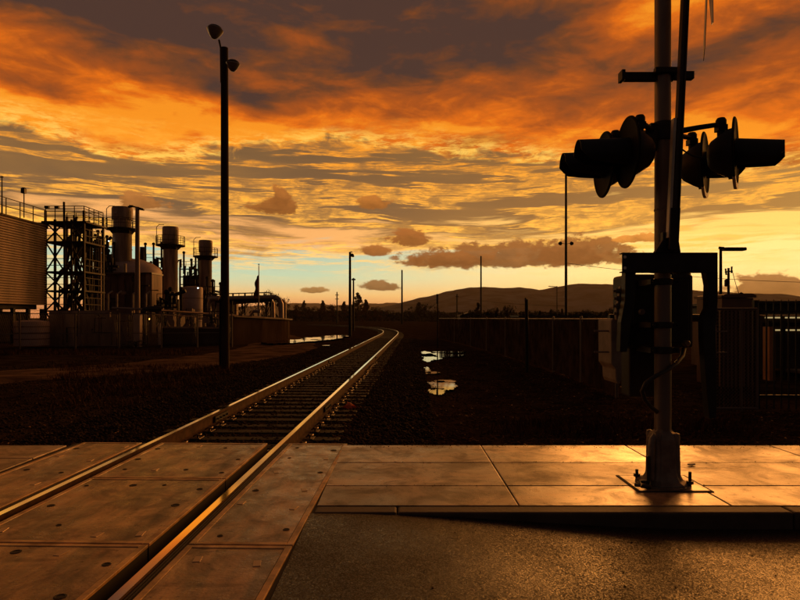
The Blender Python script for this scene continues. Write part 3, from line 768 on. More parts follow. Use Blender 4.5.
# thin cables looping from the lamps to the junction box
for (a_, c_, dz) in ((P(722, 150, 4.92), (MX+.06, MY-.06, 2.94), .10), (P(640, 150, 4.92), (MX-.14, MY-.06, 2.94), .07)):
    a_, c_ = Vector(a_), Vector(c_); b = MB(); b.tube([a_.lerp(c_, k/10)-UZ*dz*4*(k/10)*(1-k/10) for k in range(11)], .007, 6); b.build('lamp_cable', M['hose'], sig, smooth=True)
for z in (2.35, 1.95):
    b = MB(); b.lathe((MX, MY, z), [(.0705, 0), (.0715, .004), (.0715, .014), (.0705, .018)], 28); b.build('pole_band', M['cast'], sig)
b = MB(); b.tube([(MX+.062, MY-.045, 1.80), (MX+.064, MY-.047, 2.3), (MX+.062, MY-.045, 2.9)], .009, 6); b.build('pole_cable', M['hose'], sig, smooth=True)
# crossbuck above, nearly edge-on
C0 = Vector((2.61, 5.03, 4.30)); u = Vector((.39, .92, 0)).normalized(); nrm = u.cross(UZ)
for sgn in (-1, 1):
    ax = (u*sgn*.36+UZ*.50).normalized(); pr = nrm.cross(ax); hw, hl = .085, .66
    q = [C0-ax*hl-pr*hw*.1, C0-ax*(hl-.10)-pr*hw, C0+ax*(hl-.10)-pr*hw, C0+ax*hl, C0+ax*(hl-.10)+pr*hw, C0-ax*(hl-.16)+pr*hw]
    b = MB(); b.prism([p_+nrm*(.006*sgn) for p_ in q], nrm*.006); b.build('crossbuck_blade', M['armwhite'], sig)
b = MB(); b.bar((MX, MY, 4.30), C0-nrm*.01, .05, .05); b.build('crossbuck_bracket', M['blackm'], sig)
# yoke holding the gate arm
yk = MB(); YD = 4.93
x0, x1, z0, z1 = PX(622, YD), PX(717.5, YD), PZ(272.5, YD), PZ(252.5, YD)
yk.box(((x0+x1)/2, YD, (z0+z1)/2), (x1-x0, .012, z1-z0)); yk.box(((x0+x1)/2, YD+.035, z1-.005), (x1-x0, .06, .010)); yk.box(((x0+x1)/2, YD+.035, z0+.005), (x1-x0, .06, .010))
yoke = yk.build('gate_yoke', M['blackm'], sig, bevel=.003)
for px in (624.8,):
    for py in (257, 268):
        b = MB(); p = P(px, py, YD-.004); b.lathe(p, [(.013, 0), (.013, -.006), (.009, -.007)], 10, (0, 1, 0)); b.build('bolt', M['paleedge'], yoke)
def poly_px(pts, d, thick, name, m, par, bevel=.004):
    b = MB(); b.prism([P(x, y, d) for x, y in pts], (0, thick, 0)); return b.build(name, m, par, bevel=bevel)
poly_px([(625.5, 272), (636, 272), (635, 300), (630, 330), (627, 352), (620, 352), (621, 322), (625, 300)], 4.98, .09, 'yoke_arm', M['blackm'], sig)
poly_px([(706, 271.5), (718, 271.5), (718, 300), (716, 330), (717, 384), (716.5, 418), (709.5, 419), (706, 380), (703.5, 340), (703, 318), (708, 308), (708.5, 285)], 5.02, .09, 'yoke_arm', M['blackm'], sig)
poly_px([(655, 252.5), (681, 252.5), (679, 240), (677.5, 232), (663, 232), (663, 240)], 4.90, .05, 'arm_socket', M['blackm'], sig)
b = MB()
for k, py in enumerate((291, 298.5, 306, 313.5)):
    p = Vector(P(618.2+(k % 2)*.8, py, 5.12)); b.cyl(p+Vector((-.025, 0, 0)), p+Vector((.045, 0, 0)), .022, n=10); b.cyl(p+Vector((-.045, 0, 0)), p+Vector((-.02, 0, 0)), .013, n=8)
b.build('clamp_nut', M['cast'], sig)
poly_px([(620.5, 286), (624.5, 288), (624, 320), (616.5, 320), (616, 312), (619, 296)], 5.12, .05, 'weight_plate', M['weight'], sig)
poly_px([(611, 320.5), (613, 318.5), (621.6, 318.5), (622.2, 372), (621.8, 379), (620, 383.5), (617.6, 384), (616, 380), (615.4, 369), (611.4, 364)], 5.16, .34, 'counterweight', M['weight'], sig, .008)
for py in (331, 352):
    b = MB(); b.cyl(P(594, py, 5.24), P(613, py, 5.22), .0075, n=8); b.lathe(P(609, py, 5.22), [(.02, 0), (.02, .03)], 6, (1, 0, 0)); b.build('threaded_rod', M['galv'], sig)
# gate mechanism behind the mast
b = MB(); D = 5.36
xa, xb, za, zb = PX(627, D), PX(694, D), PZ(348, D), PZ(274, D)
b.box(((xa+xb)/2, D+.19, (za+zb)/2), (xb-xa, .38, zb-za))
gm = b.build('gate_mechanism', M['black'], sig, bevel=.03)
b = MB(); b.box(((xa+xb)/2, D-.006, (za+zb)/2), (xb-xa-.10, .014, zb-za-.10)); b.build('access_door', M['black'], gm, bevel=.006)
b = MB(); b.lathe((PX(684, D), D+.12, zb-.01), [(.11, 0), (.11, .02), (.095, .035), (.10, .045), (.10, .06), (.06, .075), (0, .08)], 24); b.build('vent_cap', M['black'], gm, smooth=True)
b = MB(); b.lathe((PX(640.5, D), D-.012, PZ(312, D)), [(.030, 0), (.030, -.02), (.02, -.035)], 14, (0, 1, 0)); b.build('latch', M['cast'], gm, smooth=True)
b = MB(); b.lathe((PX(684, D), D-.012, PZ(343, D)), [(.028, 0), (.028, -.05), (.02, -.06)], 14, (0, 1, 0)); b.build('cable_gland', M['galv'], gm, smooth=True)
b = MB(); b.cyl((xa-.10, D+.18, PZ(318, D)), (xb+.14, D+.18, PZ(318, D)), .035, n=16); b.build('pivot_shaft', M['blackm'], sig, smooth=True)
b = MB(); b.box((PX(641, 5.5), 5.55, .93), (.26, .22, .46)); b.build('motor_box', M['black'], sig, bevel=.02)
for z in (1.74, 1.37, 1.155):
    for sx in (-1, 1): b = MB(); b.box((MX+sx*.10, MY+.17, z), (.03, .24, .05)); b.build('mounting_bracket', M['blackm'], sig)
b = MB(); b.tube([P(684, 349, 5.33), P(682.5, 356, 5.20), P(676, 364, 5.05), P(666, 371, 4.96), P(655, 376.5, 4.94), P(646, 383, 4.95), P(642, 391, 4.96), P(645, 400, 4.98), P(651, 407, 5.0), P(657, 412, 5.04)], .019, 12)
b.build('conduit', M['hose'], sig, smooth=True)
# gate arm standing upright
A0 = Vector(P(672.5, 250, 4.88)); A1 = Vector(P(684.2, 0, 4.88)); dA = (A1-A0).normalized(); A2 = A0+dA*4.1
b = MB(); b.bar(A0, A2, .046, .035, up=(0, 1, 0)); b.bar(A0+Vector((.026, .004, 0)), A2+Vector((.022, .004, 0)), .012, .075, up=(0, 1, 0)); b.bar(A0+Vector((-.018, -.02, 0)), A2+Vector((-.014, -.02, 0)), .010, .02, up=(0, 1, 0))
arm = b.build('gate_arm', M['armdark'], sig)
b = MB(); q0 = A0+Vector((-.034, 0, .10)); q1 = q0+dA*.98; b.bar(q0, q1, .022, .05, up=(0, 1, 0)); b.build('arm_reflection', M['armwhite'], arm)  # pale strip added for the reflection along the arm's left edge
b = MB(); q0 = A0+Vector((-.004, -.026, .0)); b.bar(q0, q0+dA*.34, .075, .02, up=(0, 1, 0)); b.build('splice_plate', M['blackm'], arm)

# ------------------------------------------------------------------ wooden light pole beside the gravel path
D = 20.6; px0 = PX(224.5, D)
t = thing('light_pole', (px0, D, GZ), 'tall dark wooden pole with two bowl lamps on the left', 'light pole')
zt = PZ(48, D)
b = MB(); b.cyl((px0+.02, D, GZ-.3), (px0, D, zt), .150, .125, 18); b.build('pole', M['wood'], t, smooth=True)
b = MB(); b.bar((px0-.135, D-.08, GZ), (px0-.135, D-.08, GZ+2.3), .05, .04); b.build('cable_guard', M['steel'], t)
def bowl(c, ax, s=1., nm='flood_lamp'):
    b = MB(); b.lathe(c, [(.03, -.30*s), (.08*s, -.28*s), (.17*s, -.18*s), (.26*s, -.03*s), (.285*s, .02*s), (.26*s, .05*s)], 22, ax)
    L = b.build(nm, M['glasslamp'], t, smooth=True)
    b = MB(); b.lathe(c, [(.262*s, .05*s), (.22*s, .11*s), (.13*s, .16*s), (.05*s, .18*s), (0, .19*s)], 22, ax); b.build('lamp_cap', M['blackm'], L, smooth=True); return L
bowl((PX(215.8, D), D-.1, PZ(32, D)), (.10, .1, 1)); bowl((PX(234.6, D), D-.2, PZ(66.5, D)), (.10, -.15, 1), .85)
b = MB(); b.tube([(px0-.12, D, zt-1.2), (px0-.13, D, zt+.0), P(219, 40, D)], [.03, .035, .035], 8); b.build('lamp_arm', M['blackm'], t)
b = MB(); b.tube([(px0+.08, D, zt-.5), P(231.5, 62, D)], .03, 8); b.build('lamp_arm', M['blackm'], t)

# ------------------------------------------------------------------ small things beside the track
c = (PX(349.5, 10.6), 10.6, GZ)
b = MB(); rr = random.Random(5)
for k in range(26):
    a = rr.uniform(0, 6.28); r_ = rr.uniform(0, .105); p = Vector((c[0]+math.cos(a)*r_*1.1, c[1]+math.sin(a)*r_, GZ-.02+rr.uniform(0, .09)*(1-r_*6)+.02))
    d1 = Vector((rr.uniform(-1, 1), rr.uniform(-1, 1), rr.uniform(-.2, 1.2))).normalized()*.065; d2 = d1.cross(Vector((rr.uniform(-1, 1), rr.uniform(-1, 1), .3))).normalized()*.045
    b._add([p-d1, p+d2, p+d1+UZ*.01, p-d2], [(0, 1, 2), (0, 2, 3)])
b.lathe((c[0], c[1], GZ-.04), [(.075, 0), (.10, .04), (.075, .12), (.03, .15), (0, .16)], 7)
tag(b.build('leaf_clump', M['orange'], loc=c), 'small bright orange clump on the ballast right of the right rail', 'leaf clump')
for (px, py0, py1, D, lb) in ((437.5, 294, 347, 35., 'slim trackside post with a small sign plate seen edge-on, beyond the puddles'),):
    t = thing('sign_post', (PX(px, D), D, GZ), lb, 'sign post'); x = PX(px, D)
    b = MB(); b.cyl((x, D, GZ-.2), (x, D, PZ(py0, D)), .04, n=10); b.build('post', M['steel'], t)
    b = MB(); b.box((x-.02, D-.06, PZ(299, D)), (.10, .30, .58)); b.build('sign_plate', M['steel'], t, bevel=.01)
t = thing('fence_post', (PX(527, 19.4), 19.4, GZ), 'dark stout post standing alone in front of the slatted fence', 'post')
b = MB(); x = PX(527, 19.4); b.cyl((x, 19.4, GZ-.2), (x-.02, 19.4, PZ(299.5, 19.4)), .055, n=12); b.build('post', M['steel'], t)
b = MB(); b.tube([(x-.02, 19.4, PZ(300, 19.4)), (x-.06, 19.4, PZ(298, 19.4)), (x-.07, 19.4, PZ(299, 19.4))], .02, 6); b.build('hook', M['steel'], t)
# bollard-like stubs / dropped bits
b = MB(); b.box((PX(684, 5.9), 5.75, .012), (.07, .03, .012), .4); tag(b.build('wood_scrap', M['weight'], loc=(PX(684, 5.9), 5.75, .006)), 'tiny pale scrap lying on the sidewalk right of the mast base', 'scrap')

# ------------------------------------------------------------------ slatted chain-link fence on the right
FL = [(4.75, 13.0), (4.95, 16.2), (5.02, 19.4), (4.95, 23.), (4.80, 27.), (4.6, 31.5), (4.35, 36.5), (3.9, 42.5), (3.3, 50.)]
TOPZ = 1.40
t = thing('slatted_fence', (5.0, 19, GZ), 'low dark chain-link fence with privacy slats and a pale top rail, right of the track', 'fence')
for (xa, ya), (xb, yb) in zip(FL, FL[1:]):
    A = Vector((xa, ya, 0)); B_ = Vector((xb, yb, 0)); L = (B_-A).length; n = int(L/.085); b = MB(); rr = random.Random(int(ya*10))
    d = (B_-A)/L; ang = math.atan2(d.y, d.x)
    for k in range(n):
        if rr.random() < .04: continue
        p = A+d*((k+.5)*L/n); zz = TOPZ-.05-rr.uniform(0, .02); zb = GZ-.08
        b.box((p.x, p.y, (zz+zb)/2), (.066, .008, zz-zb), ang+rr.uniform(-.2, .2))
    b.build('slat_panel', M['slat'], t)
    b = MB(); b.tube([A+UZ*TOPZ, B_+UZ*TOPZ], .022, 8); b.build('top_rail', M['galv'], t, smooth=True)
    b = MB(); b.cyl((xa, ya+.0, GZ-.2), (xa, ya, TOPZ+.04), .036, n=10); b.lathe((xa, ya, TOPZ+.04), [(.04, 0), (.03, .03), (0, .045)], 10); b.build('post', M['wire'], t, smooth=True)
for k in (1, 0):
    xa, ya = FL[k]; b = MB(); b.bar((xa-.06, ya, TOPZ+.20), (xa+.26, ya, TOPZ-.02), .035, .02); b.build('barb_arm', M['steel'], t)
# chain-link gate panel
D = 10.5; xa, xb = PX(712, D), PX(757, D); zt, zb = PZ(309, D), GZ-.02
t = thing('mesh_gate', (xa, D, GZ), 'dark mesh gate panel between the crossing mast and the iron railings', 'gate')
b = MB()
for p, q in (((xa, zb), (xa, zt)), ((xb, zb), (xb, zt)), (((xa+xb)/2+.12, zb), ((xa+xb)/2+.12, zt)), ((xa, zt), (xb, zt)), ((xa, zb+.05), (xb, zb+.05))): b.cyl((p[0], D, p[1]), (q[0], D, q[1]), .024, n=8)
b.build('frame', M['wire'], t, smooth=True)
b = MB(); st = .062; W = xb-xa; Hh = zt-zb; k = -int(Hh/st)
while k*st < W:
    for sgn in (1, -1):
        a0 = k*st; u0 = max(0, -a0); u1 = min(Hh, W-a0)
        if u1 > u0:
            if sgn > 0: b.bar((xa+a0+u0, D, zb+u0), (xa+a0+u1, D, zb+u1), .004)
            else: b.bar((xa+a0+u0, D+.004, zt-u0), (xa+a0+u1, D+.004, zt-u1), .004)
    k += 1
b.build('wire_mesh', M['wire'], t)
b = MB(); n = int(W/.07)
for k in range(n): b.box((xa+(k+.5)*W/n, D+.02, (zt+zb)/2), (.040, .004, Hh-.06))
b.build('slat_panel', M['slat'], t)
for py in (331.5, 352.5):
    b = MB(); b.cyl(P(712, py, D-.05), P(727, py, D-.05), .014, n=6); b.build('hinge_bar', M['galv'], t)
# iron railings
D = 10.8; x = PX(759, D); t = thing('iron_railing', (x, D, GZ), 'black iron picket railing at the right edge of the picture', 'railing')
zt = PZ(303, D); b = MB(); x2 = x
while x2 < x+7: b.box((x2, D, (zt+GZ-.03)/2), (.022, .022, zt-GZ+.03)); b.lathe((x2, D, zt), [(.012, 0), (.018, .02), (.0, .07)], 6); x2 += .135
b.build('pickets', M['blackm'], t)
for z in (PZ(312, D), PZ(396, D)):
    b = MB(); b.box((x+3.5, D-.018, z), (7, .03, .045)); b.build('rail', M['blackm'], t)
for k in range(3):
    b = MB(); b.box((x-.07+k*2.43, D, (zt+GZ)/2), (.07, .07, zt-GZ+.1)); b.build('post', M['blackm'], t)
# bungalow behind the gate
D = 14.; xa, xb = PX(722, D), PX(753.5, D)
t = thing('signal_bungalow', ((xa+xb)/2, D+.5, GZ), 'small brown equipment cabin with a flat cap roof behind the mesh gate', 'cabin')
b = MB(); b.box(((xa+xb)/2, D+.6, (GZ+PZ(298, D))/2), (xb-xa, 1.2, PZ(298, D)-GZ)); b.build('cabin', M['bung'], t, bevel=.01)
b = MB(); b.box(((xa+xb)/2, D+.6, PZ(296.2, D)), (xb-xa+.08, 1.3, .06)); b.prism([(xa-.04, D-.05, PZ(295.5, D)), (xb+.04, D-.05, PZ(295.5, D)), (xb-.05, D-.05, PZ(293.6, D)), (xa+.06, D-.05, PZ(294.2, D))], (0, 1.3, 0)); b.build('roof', M['bung'], t)
b = MB(); b.lathe((xb-.12, D+.3, PZ(294, D)), [(.03, 0), (.05, .03), (.0, .06)], 8); b.build('vent', M['steel'], t)
# storage shed beyond the railings
D = 18.; xa, xb = PX(756, D), 30.
t = thing('storage_shed', (xa, D, GZ), 'long dark shed with glowing gap strips behind the iron railings', 'shed')
def zz(py): return PZ(py, D)
b = MB(); b.box(((xa+xb)/2, D+4, zz(307)), (xb-xa, 8.2, zz(301)-zz(313))); b.prism([(xa-.3, D-.4, zz(301.5)), (xb, D-.4, zz(299.5)), (xb, D-.4, zz(303)), (xa-.3, D-.4, zz(304))], (0, 9, 0)); b.build('roof', M['roofm'], t)
b = MB(); b.box(((xa+xb)/2, D+2.2, zz(345)), (xb-xa, .2, zz(313)-GZ)); b.box((xa+.1, D+2, zz(345)), (.2, 4, zz(313)-GZ)); b.build('wall', M['brown'], t)
for py in (317.6, 331.5):
    b = MB(); x = xa+.2
    while x < xb-1: b.box((x+.28, D+2.08, PZ(py, D)), (.56, .03, .045)); x += .68
    b.build('glow_strip', M['dimglow'], t)  # glowing strips stand in for sky seen through gaps under the roof
b = MB(); b.box(((xa+xb)/2, D+1.9, zz(325)), (xb-xa, .1, .12)); b.build('beam', M['steel'], t)
b = MB(); b.box((PX(769, 16.8), 16.8, .38), (.16, .30, 1.6)); b.build('door', M['ochre'], t)
b = MB(); b.box((16.5, 16.6, GZ+.0), (9, 4., .08)); tag(b.build('apron', M['floorc']), kind='structure')
for px in (776, 790, 812):
    b = MB(); x = PX(px, 16.6); b.box((x, 16.9, .5), (.09, .09, 1.7)); b.build('post', M['steel'], t)

# ------------------------------------------------------------------ far masts, poles, wires
def simple_pole(name, px, ytop, D, r, label, cat, m='steel', lean=0, base=GZ, extra=None, group=None):
    x = PX(px, D); t = thing(name, (x, D, base), label, cat, group)
    b = MB(); b.cyl((x, D, base-.3), (x+lean, D, PZ(ytop, D)), r, r*.7, 10); b.build('pole', M[m], t, smooth=True)
    return t, x
t, x = simple_pole('street_lamp', 350, 252, 56., .15, 'lone lamp post left of the track where the rails begin to curve', 'lamp post')
b = MB(); b.tube([P(350, 254, 56), P(351, 251.5, 56), P(352.2, 252.5, 56)], .05, 8); b.build('arm', M['steel'], t)
b = MB(); b.lathe(P(352, 255.6, 56), [(.10, -.12), (.20, -.08), (.24, .02), (.16, .14), (.06, .20)], 14, (.4, 0, 1)); b.build('lamp_head', M['blackm'], t, smooth=True)
t, x = simple_pole('wooden_pole', 353.5, 278, 78., .14, 'shorter thin pole just behind the lone lamp post', 'pole')
b = MB(); b.box((x, 78, PZ(279.5, 78)), (.5, .15, .2)); b.build('crossarm', M['steel'], t)
t, x = simple_pole('antenna_mast', 402, 270, 160., .28, 'slender mast standing above the trees at the vanishing point', 'mast')
t, x = simple_pole('antenna_mast', 337, 292, 190., .25, 'short mast with small crossarms among the trees left of the lamp post', 'mast')
for py in (295, 299): b = MB(); b.bar(P(335.2, py, 190), P(338.8, py, 190), .2); b.build('crossarm', M['steel'], t)
t, x = simple_pole('utility_pole', 457, 294, 180., .25, 'small utility pole in front of the left slope of the hills', 'utility pole')
b = MB(); b.bar(P(455.5, 296.5, 180), P(458.5, 296.5, 180), .2); b.build('crossarm', M['steel'], t)
t, x = simple_pole('antenna_mast', 481, 256, 120., .20, 'bare slender mast in front of the long low cloud', 'mast')
D = 80.
t, x = simple_pole('floodlight_mast', 566, 168, D, .20, 'tall thin mast with a pair of lamps halfway up, left of the crossing lights', 'mast')
for s_ in (-1, 1):
    b = MB(); b.tube([P(566, 244, D), P(566+s_*4.5, 243.2, D)], .04, 6); b.build('lamp_arm', M['steel'], t)
    b = MB(); c = Vector(P(566+s_*5.6, 243.6, D)); b.lathe(c, [(.05, -.25), (.22, -.12), (.28, .08), (.2, .22), (0, .28)], 12, (s_*.5, 0, 1)); b.build('lamp_head', M['blackm'], t, smooth=True)
D = 24.
t, x = simple_pole('street_lamp', 720.7, 247.5, D, .075, 'short lamp post with a flat head, right of the crossing mast', 'lamp post')
b = MB(); b.bar(P(718.8, 247.8, D), P(724, 248.2, D), .06, .1); b.build('arm', M['steel'], t)
b = MB(); p = P(734, 249.2, D); b.box(p, (.88, .32, .13)); b.build('lamp_head', M['blackm'], t, bevel=.03)
D = 60.
t, x = simple_pole('utility_pole', 728.5, 268, D, .16, 'utility pole with transformer and insulators above the cabin roof', 'utility pole')
b = MB(); b.bar(P(725, 272, D), P(732.6, 271, D), .12); b.bar(P(725.5, 268.5, D), P(726.3, 275, D), .12); b.bar(P(731.8, 266.5, D), P(731.4, 273, D), .12); b.build('crossarm', M['steel'], t)
b = MB(); b.lathe(P(727, 283, D), [(.2, -.35), (.24, -.3), (.24, .3), (.1, .4)], 12); b.build('transformer', M['steel'], t)
b = MB(); b.tube([P(732, 270, D), P(736, 285, D), P(741, 300, D)], .03, 5); b.build('guy_wire', M['steel'], t)
def wire(a, c, sag, label, r=.022):
    a, c = Vector(a), Vector(c); b = MB(); b.tube([a.lerp(c, k/16)-UZ*(sag*4*(k/16)*(1-k/16)) for k in range(17)], r, 5)
    tag(b.build('power_line', M['steel'], loc=a), label, 'power line', 'overhead wires')
wire(P(566, 263, 80), P(900, 283, 70), .8, 'faint wire running right from the tall thin mast past the signal', .03)
wire(P(457, 297, 180), P(566, 306, 80), .5, 'faint wire in front of the hills between two distant poles', .03)
t, x = simple_pole('street_lamp', 557, 286, 150., .13, 'far lamp with a long thin arm in front of the hills, beside the tall mast', 'lamp post')
b = MB(); b.bar(P(548.5, 286.3, 150), P(557, 286.8, 150), .18); b.build('arm', M['steel'], t)

# low roofs beyond the slatted fence
for (px0_, px1_, py, D, lb) in ((461, 476, 312, 75., 'small dark gabled hut at the far left end of the slatted fence'), (520, 640, 315, 60., 'long low flat-roofed shed just above the slatted fence')):
    xa, xb = PX(px0_, D), PX(px1_, D); zt = PZ(py, D); t = thing('hut', ((xa+xb)/2, D, GZ), lb, 'hut')
    b = MB(); b.box(((xa+xb)/2, D+2, (GZ+zt-.3)/2), (xb-xa, 4, zt-.3-GZ)); b.build('wall', M['brown'], t)
    b = MB()
    if px1_ < 500: b.prism([(xa-.2, D-.2, zt-.5), (xb+.2, D-.2, zt-.4), (xb-.3, D-.2, zt), ((xa+xb)/2+.2, D-.2, zt+.0)], (0, 4.4, 0))
    else: b.box(((xa+xb)/2, D+2, zt-.12), (xb-xa+.4, 4.4, .18))
    b.build('roof', M['roofm'], t)

# ------------------------------------------------------------------ the power plant on the left
def rail_line(b, pts, h=1.1, n_mid=1, post=1.6, r=.035):
    for a, c in zip(pts, pts[1:]):
        a, c = Vector(a), Vector(c); L = (c-a).length
        for k in range(1, n_mid+2): b.bar(a+UZ*h*k/(n_mid+1), c+UZ*h*k/(n_mid+1), r*1.4)
        n = max(1, round(L/post))
        for k in range(n+1): p = a.lerp(c, k/n); b.bar(p, p+UZ*h, r*1.4)
# ribbed hall
foot = [(-26.9, 27.), (-27.15, 45.5), (-40, 47), (-42, 27)]
z0, z1 = PZ(304, 42), PZ(219, 42)
t = thing('plant_hall', (-30, 38, GZ), 'windowless hall with tan ribbed siding raised on dark legs, far left', 'building')
b = MB(); n = 34; hh = (z1-z0)/n; cx, cy = -33, 38
for k in range(n):
    zA = z0+k*hh
    b.prism([(x, y, zA) for x, y in foot], (0, 0, hh*.55))
    b.prism([(cx+(x-cx)*.982, cy+(y-cy)*.994, zA+hh*.55) for x, y in foot], (0, 0, hh*.45))
b.build('wall', M['siding'], t)
b = MB(); b.prism([(cx+(x-cx)*1.008, cy+(y-cy)*1.008, z1) for x, y in foot], (0, 0, .12)); b.build('roof_edge', M['brown'], t)
b = MB(); rail_line(b, [(x*.995-.2, y, z1+.12) for x, y in foot[:2]], 1.15); b.build('roof_railing', M['steel'], t)
b = MB(); b.prism([(cx+(x-cx)*.93, cy+(y-cy)*.93, z0-.35) for x, y in foot], (0, 0, .35)); b.build('floor_frame', M['steel'], t)
for (x, y) in [(-26.9, 28+2.2*k) for k in range(7)]+[(-27.1, 43.2), (-27.3, 45.2), (-31, 46.)]:
    b = MB(); b.bar((x, y, GZ-.2), (x, y, z0-.3), .22); b.build('leg', M['steel'], t)
b = MB(); b.prism([(x-1.5, y, GZ-.1) for x, y in foot], (0, 0, 2.2)); b.build('basin', M['steel'], t)
b = MB(); b.cyl((PX(2, 40), 40, z1), (PX(2, 40), 40, PZ(176, 40)), .05, .03, 6); b.box(P(1.4, 177, 40), (.25, .1, .06)); b.build('aerial', M['steel'], t)
b = MB(); x = PX(24, 41.5); b.cyl((x, 41.5, z1), (x, 41.5, PZ(193, 41.5)), .035, n=6); b.build('lamp_stem', M['steel'], t)
b = MB(); b.box((x-.02, 41.5, PZ(191, 41.5)), (.26, .26, .32)); b.lathe((x-.02, 41.5, PZ(188.7, 41.5)), [(.18, 0), (.1, .07), (0, .09)], 8); b.build('roof_lamp', M['blackm'], t)
# stair and pipe tower
xa, xb, ya, yb = PX(45.5, 46.5), PX(84, 46.5), 46.5, 49.5
t = thing('stair_tower', ((xa+xb)/2, 48, GZ), 'open steel lattice stair tower beside the ribbed hall', 'tower')
lv = [PZ(y, 46.5) for y in (347, 311, 291, 272, 242, 222)]
xm = (xa+xb)/2; b = MB()
for x in (xa, xa+.75, xm, xm+.55, xb): 
    for y in (ya, yb): b.bar((x, y, GZ), (x, y, lv[-1]+(.9 if x in (xa, xb) else .2)), .15)
b.build('columns', M['steel'], t)
for i, z in enumerate(lv[1:]):
    b = MB(); b.box((xm, 48, z), (xb-xa+(.5 if i == 4 else .2), 3.3, .12)); b.build('platform', M['steel'], t)
    b = MB(); rail_line(b, [(xa, ya, z), (xb, ya, z), (xb, yb, z)], 1.05, 1, .75, .035); b.build('railing', M['steel'], t)
for i in range(len(lv)-1):
    b = MB(); za, zb = lv[i], lv[i+1]
    b.bar((xa, ya, za), (xm, ya, zb), .09); b.bar((xm, ya, za), (xa, ya, zb), .09); b.bar((xm, ya+.1, za), (xb, ya+.1, zb), .10); b.bar((xb, ya+.12, za), (xm+.4, ya+.12, zb), .08); b.build('brace', M['steel'], t)
    b = MB(); b.bar((xa+.2, 48.2, za), (xb-.4, 48.2, zb), .8, .10); b.build('stair', M['steel'], t)
b = MB(); rr = random.Random(9)
for k in range(34):
    x = rr.uniform(xa+.1, xb-.1); z = rr.uniform(0, 6.5); b.cyl((x, rr.uniform(46.8, 49.3), z), (x, rr.uniform(46.8, 49.3), z+rr.uniform(1.5, 5)), rr.uniform(.05, .14), n=6)
b.build('risers', M['steel'], t)
b = MB(); b.bar(P(32, 226, 45.5), P(46, 226, 46.5), .5, .5); b.build('bridge', M['steel'], t)
b = MB(); rail_line(b, [(xa, ya, lv[-1]), (xb, ya, lv[-1]), (xb, yb, lv[-1]), (xa, yb, lv[-1])], 1.25, 2, .8); b.build('top_railing', M['steel'], t)
for px in (47, 57): b = MB(); b.box(P(px, 207, 46.6), (.32, .2, .18)); b.build('tower_lamp', M['blackm'], t)
b = MB(); b.box(P(74, 281, 46.4), (.22, .06, .25)); b.build('sign_plate', M['pale'], t)

# exhaust stacks
def stack(px, D, wpx, ytop, yplat, ybot, label, cap, platw):
    x = PX(px, D); r = wpx*D/F/2; zt, zp, zb = PZ(ytop, D), PZ(yplat, D), PZ(ybot, D)
    t = thing('exhaust_stack', (x, D, GZ), label, 'chimney', 'exhaust stacks of the power plant')
    b = MB(); b.cyl((x, D, GZ), (x, D, zp), r*.96, r*.96, 28)
    for k in range(1, 5): z = zp*k/5; b.cyl((x, D, z), (x, D, z+.07), r*1.0, n=28)
    b.build('shell', M['stack'], t, smooth=True)
    b = MB(); zc = zt-cap; b.lathe((x, D, 0), [(r*.90, zp-.1), (r*.90, zc), (r*1.03, zc+.03), (r*1.06, zc+.2), (r*1.06, zt-.16), (r*.99, zt), (r*.86, zt), (r*.84, zt-.5)], 28); b.build('silencer_top', M['stack'], t, smooth=True)
    pr = platw*D/F/2; b = MB(); b.cyl((x, D, zp-.06), (x, D, zp+.06), pr, n=20); b.cyl((x, D, zp-.5), (x, D, zp-.06), r, pr*.8, 16, False); pf = b.build('platform', M['steel'], t)
    b = MB(); m_ = 14
    for k in range(m_):
        a = 2*math.pi*k/m_; a2 = 2*math.pi*(k+1)/m_; p = (x+math.cos(a)*pr*.97, D+math.sin(a)*pr*.97, zp); q = (x+math.cos(a2)*pr*.97, D+math.sin(a2)*pr*.97, zp)
        b.bar(p, (p[0], p[1], zp+1.1), .05)
        for hh in (.55, 1.1): b.bar((p[0], p[1], zp+hh), (q[0], q[1], zp+hh), .045)
    b.build('railing', M['steel'], pf)
    b = MB(); lx = x+r*1.12
    for s_ in (-.18, .18): b.bar((lx, D-.6+s_, GZ+3), (lx, D-.6+s_, zt-.4), .05)
    z = GZ+3
    while z < zt-.4: b.bar((lx, D-.78, z), (lx, D-.42, z), .03); z += .35
    b.build('ladder', M['steel'], t)
    b = MB(); p = Vector((x-pr*.9, D-.4, zp)); b.tube([p, p+UZ*2.2, p+UZ*2.5+Vector((.3, 0, 0)), p+UZ*2.5+Vector((.9, 0, 0))], .04, 6); b.build('davit', M['steel'], t)
    b = MB(); b.box((x-r*.25, D-r*1.05, zt-.75), (.35, .12, .22)); b.build('access_hatch', M['pale'], t)
    return t, x, r, zp, zt
stack(122.3, 65., 18.5, 207.5, 229.5, 262, 'tallest and leftmost exhaust stack, rising from the domed building', 1.4, 31)
stack(170.5, 72., 14.6, 227, 245.6, 308, 'middle exhaust stack with a ring platform, between the other two', 2.0, 28)
stack(205.6, 78., 12.6, 240.5, 256.8, 311, 'rightmost and smallest exhaust stack, just left of the wooden light pole', 1.6, 24)
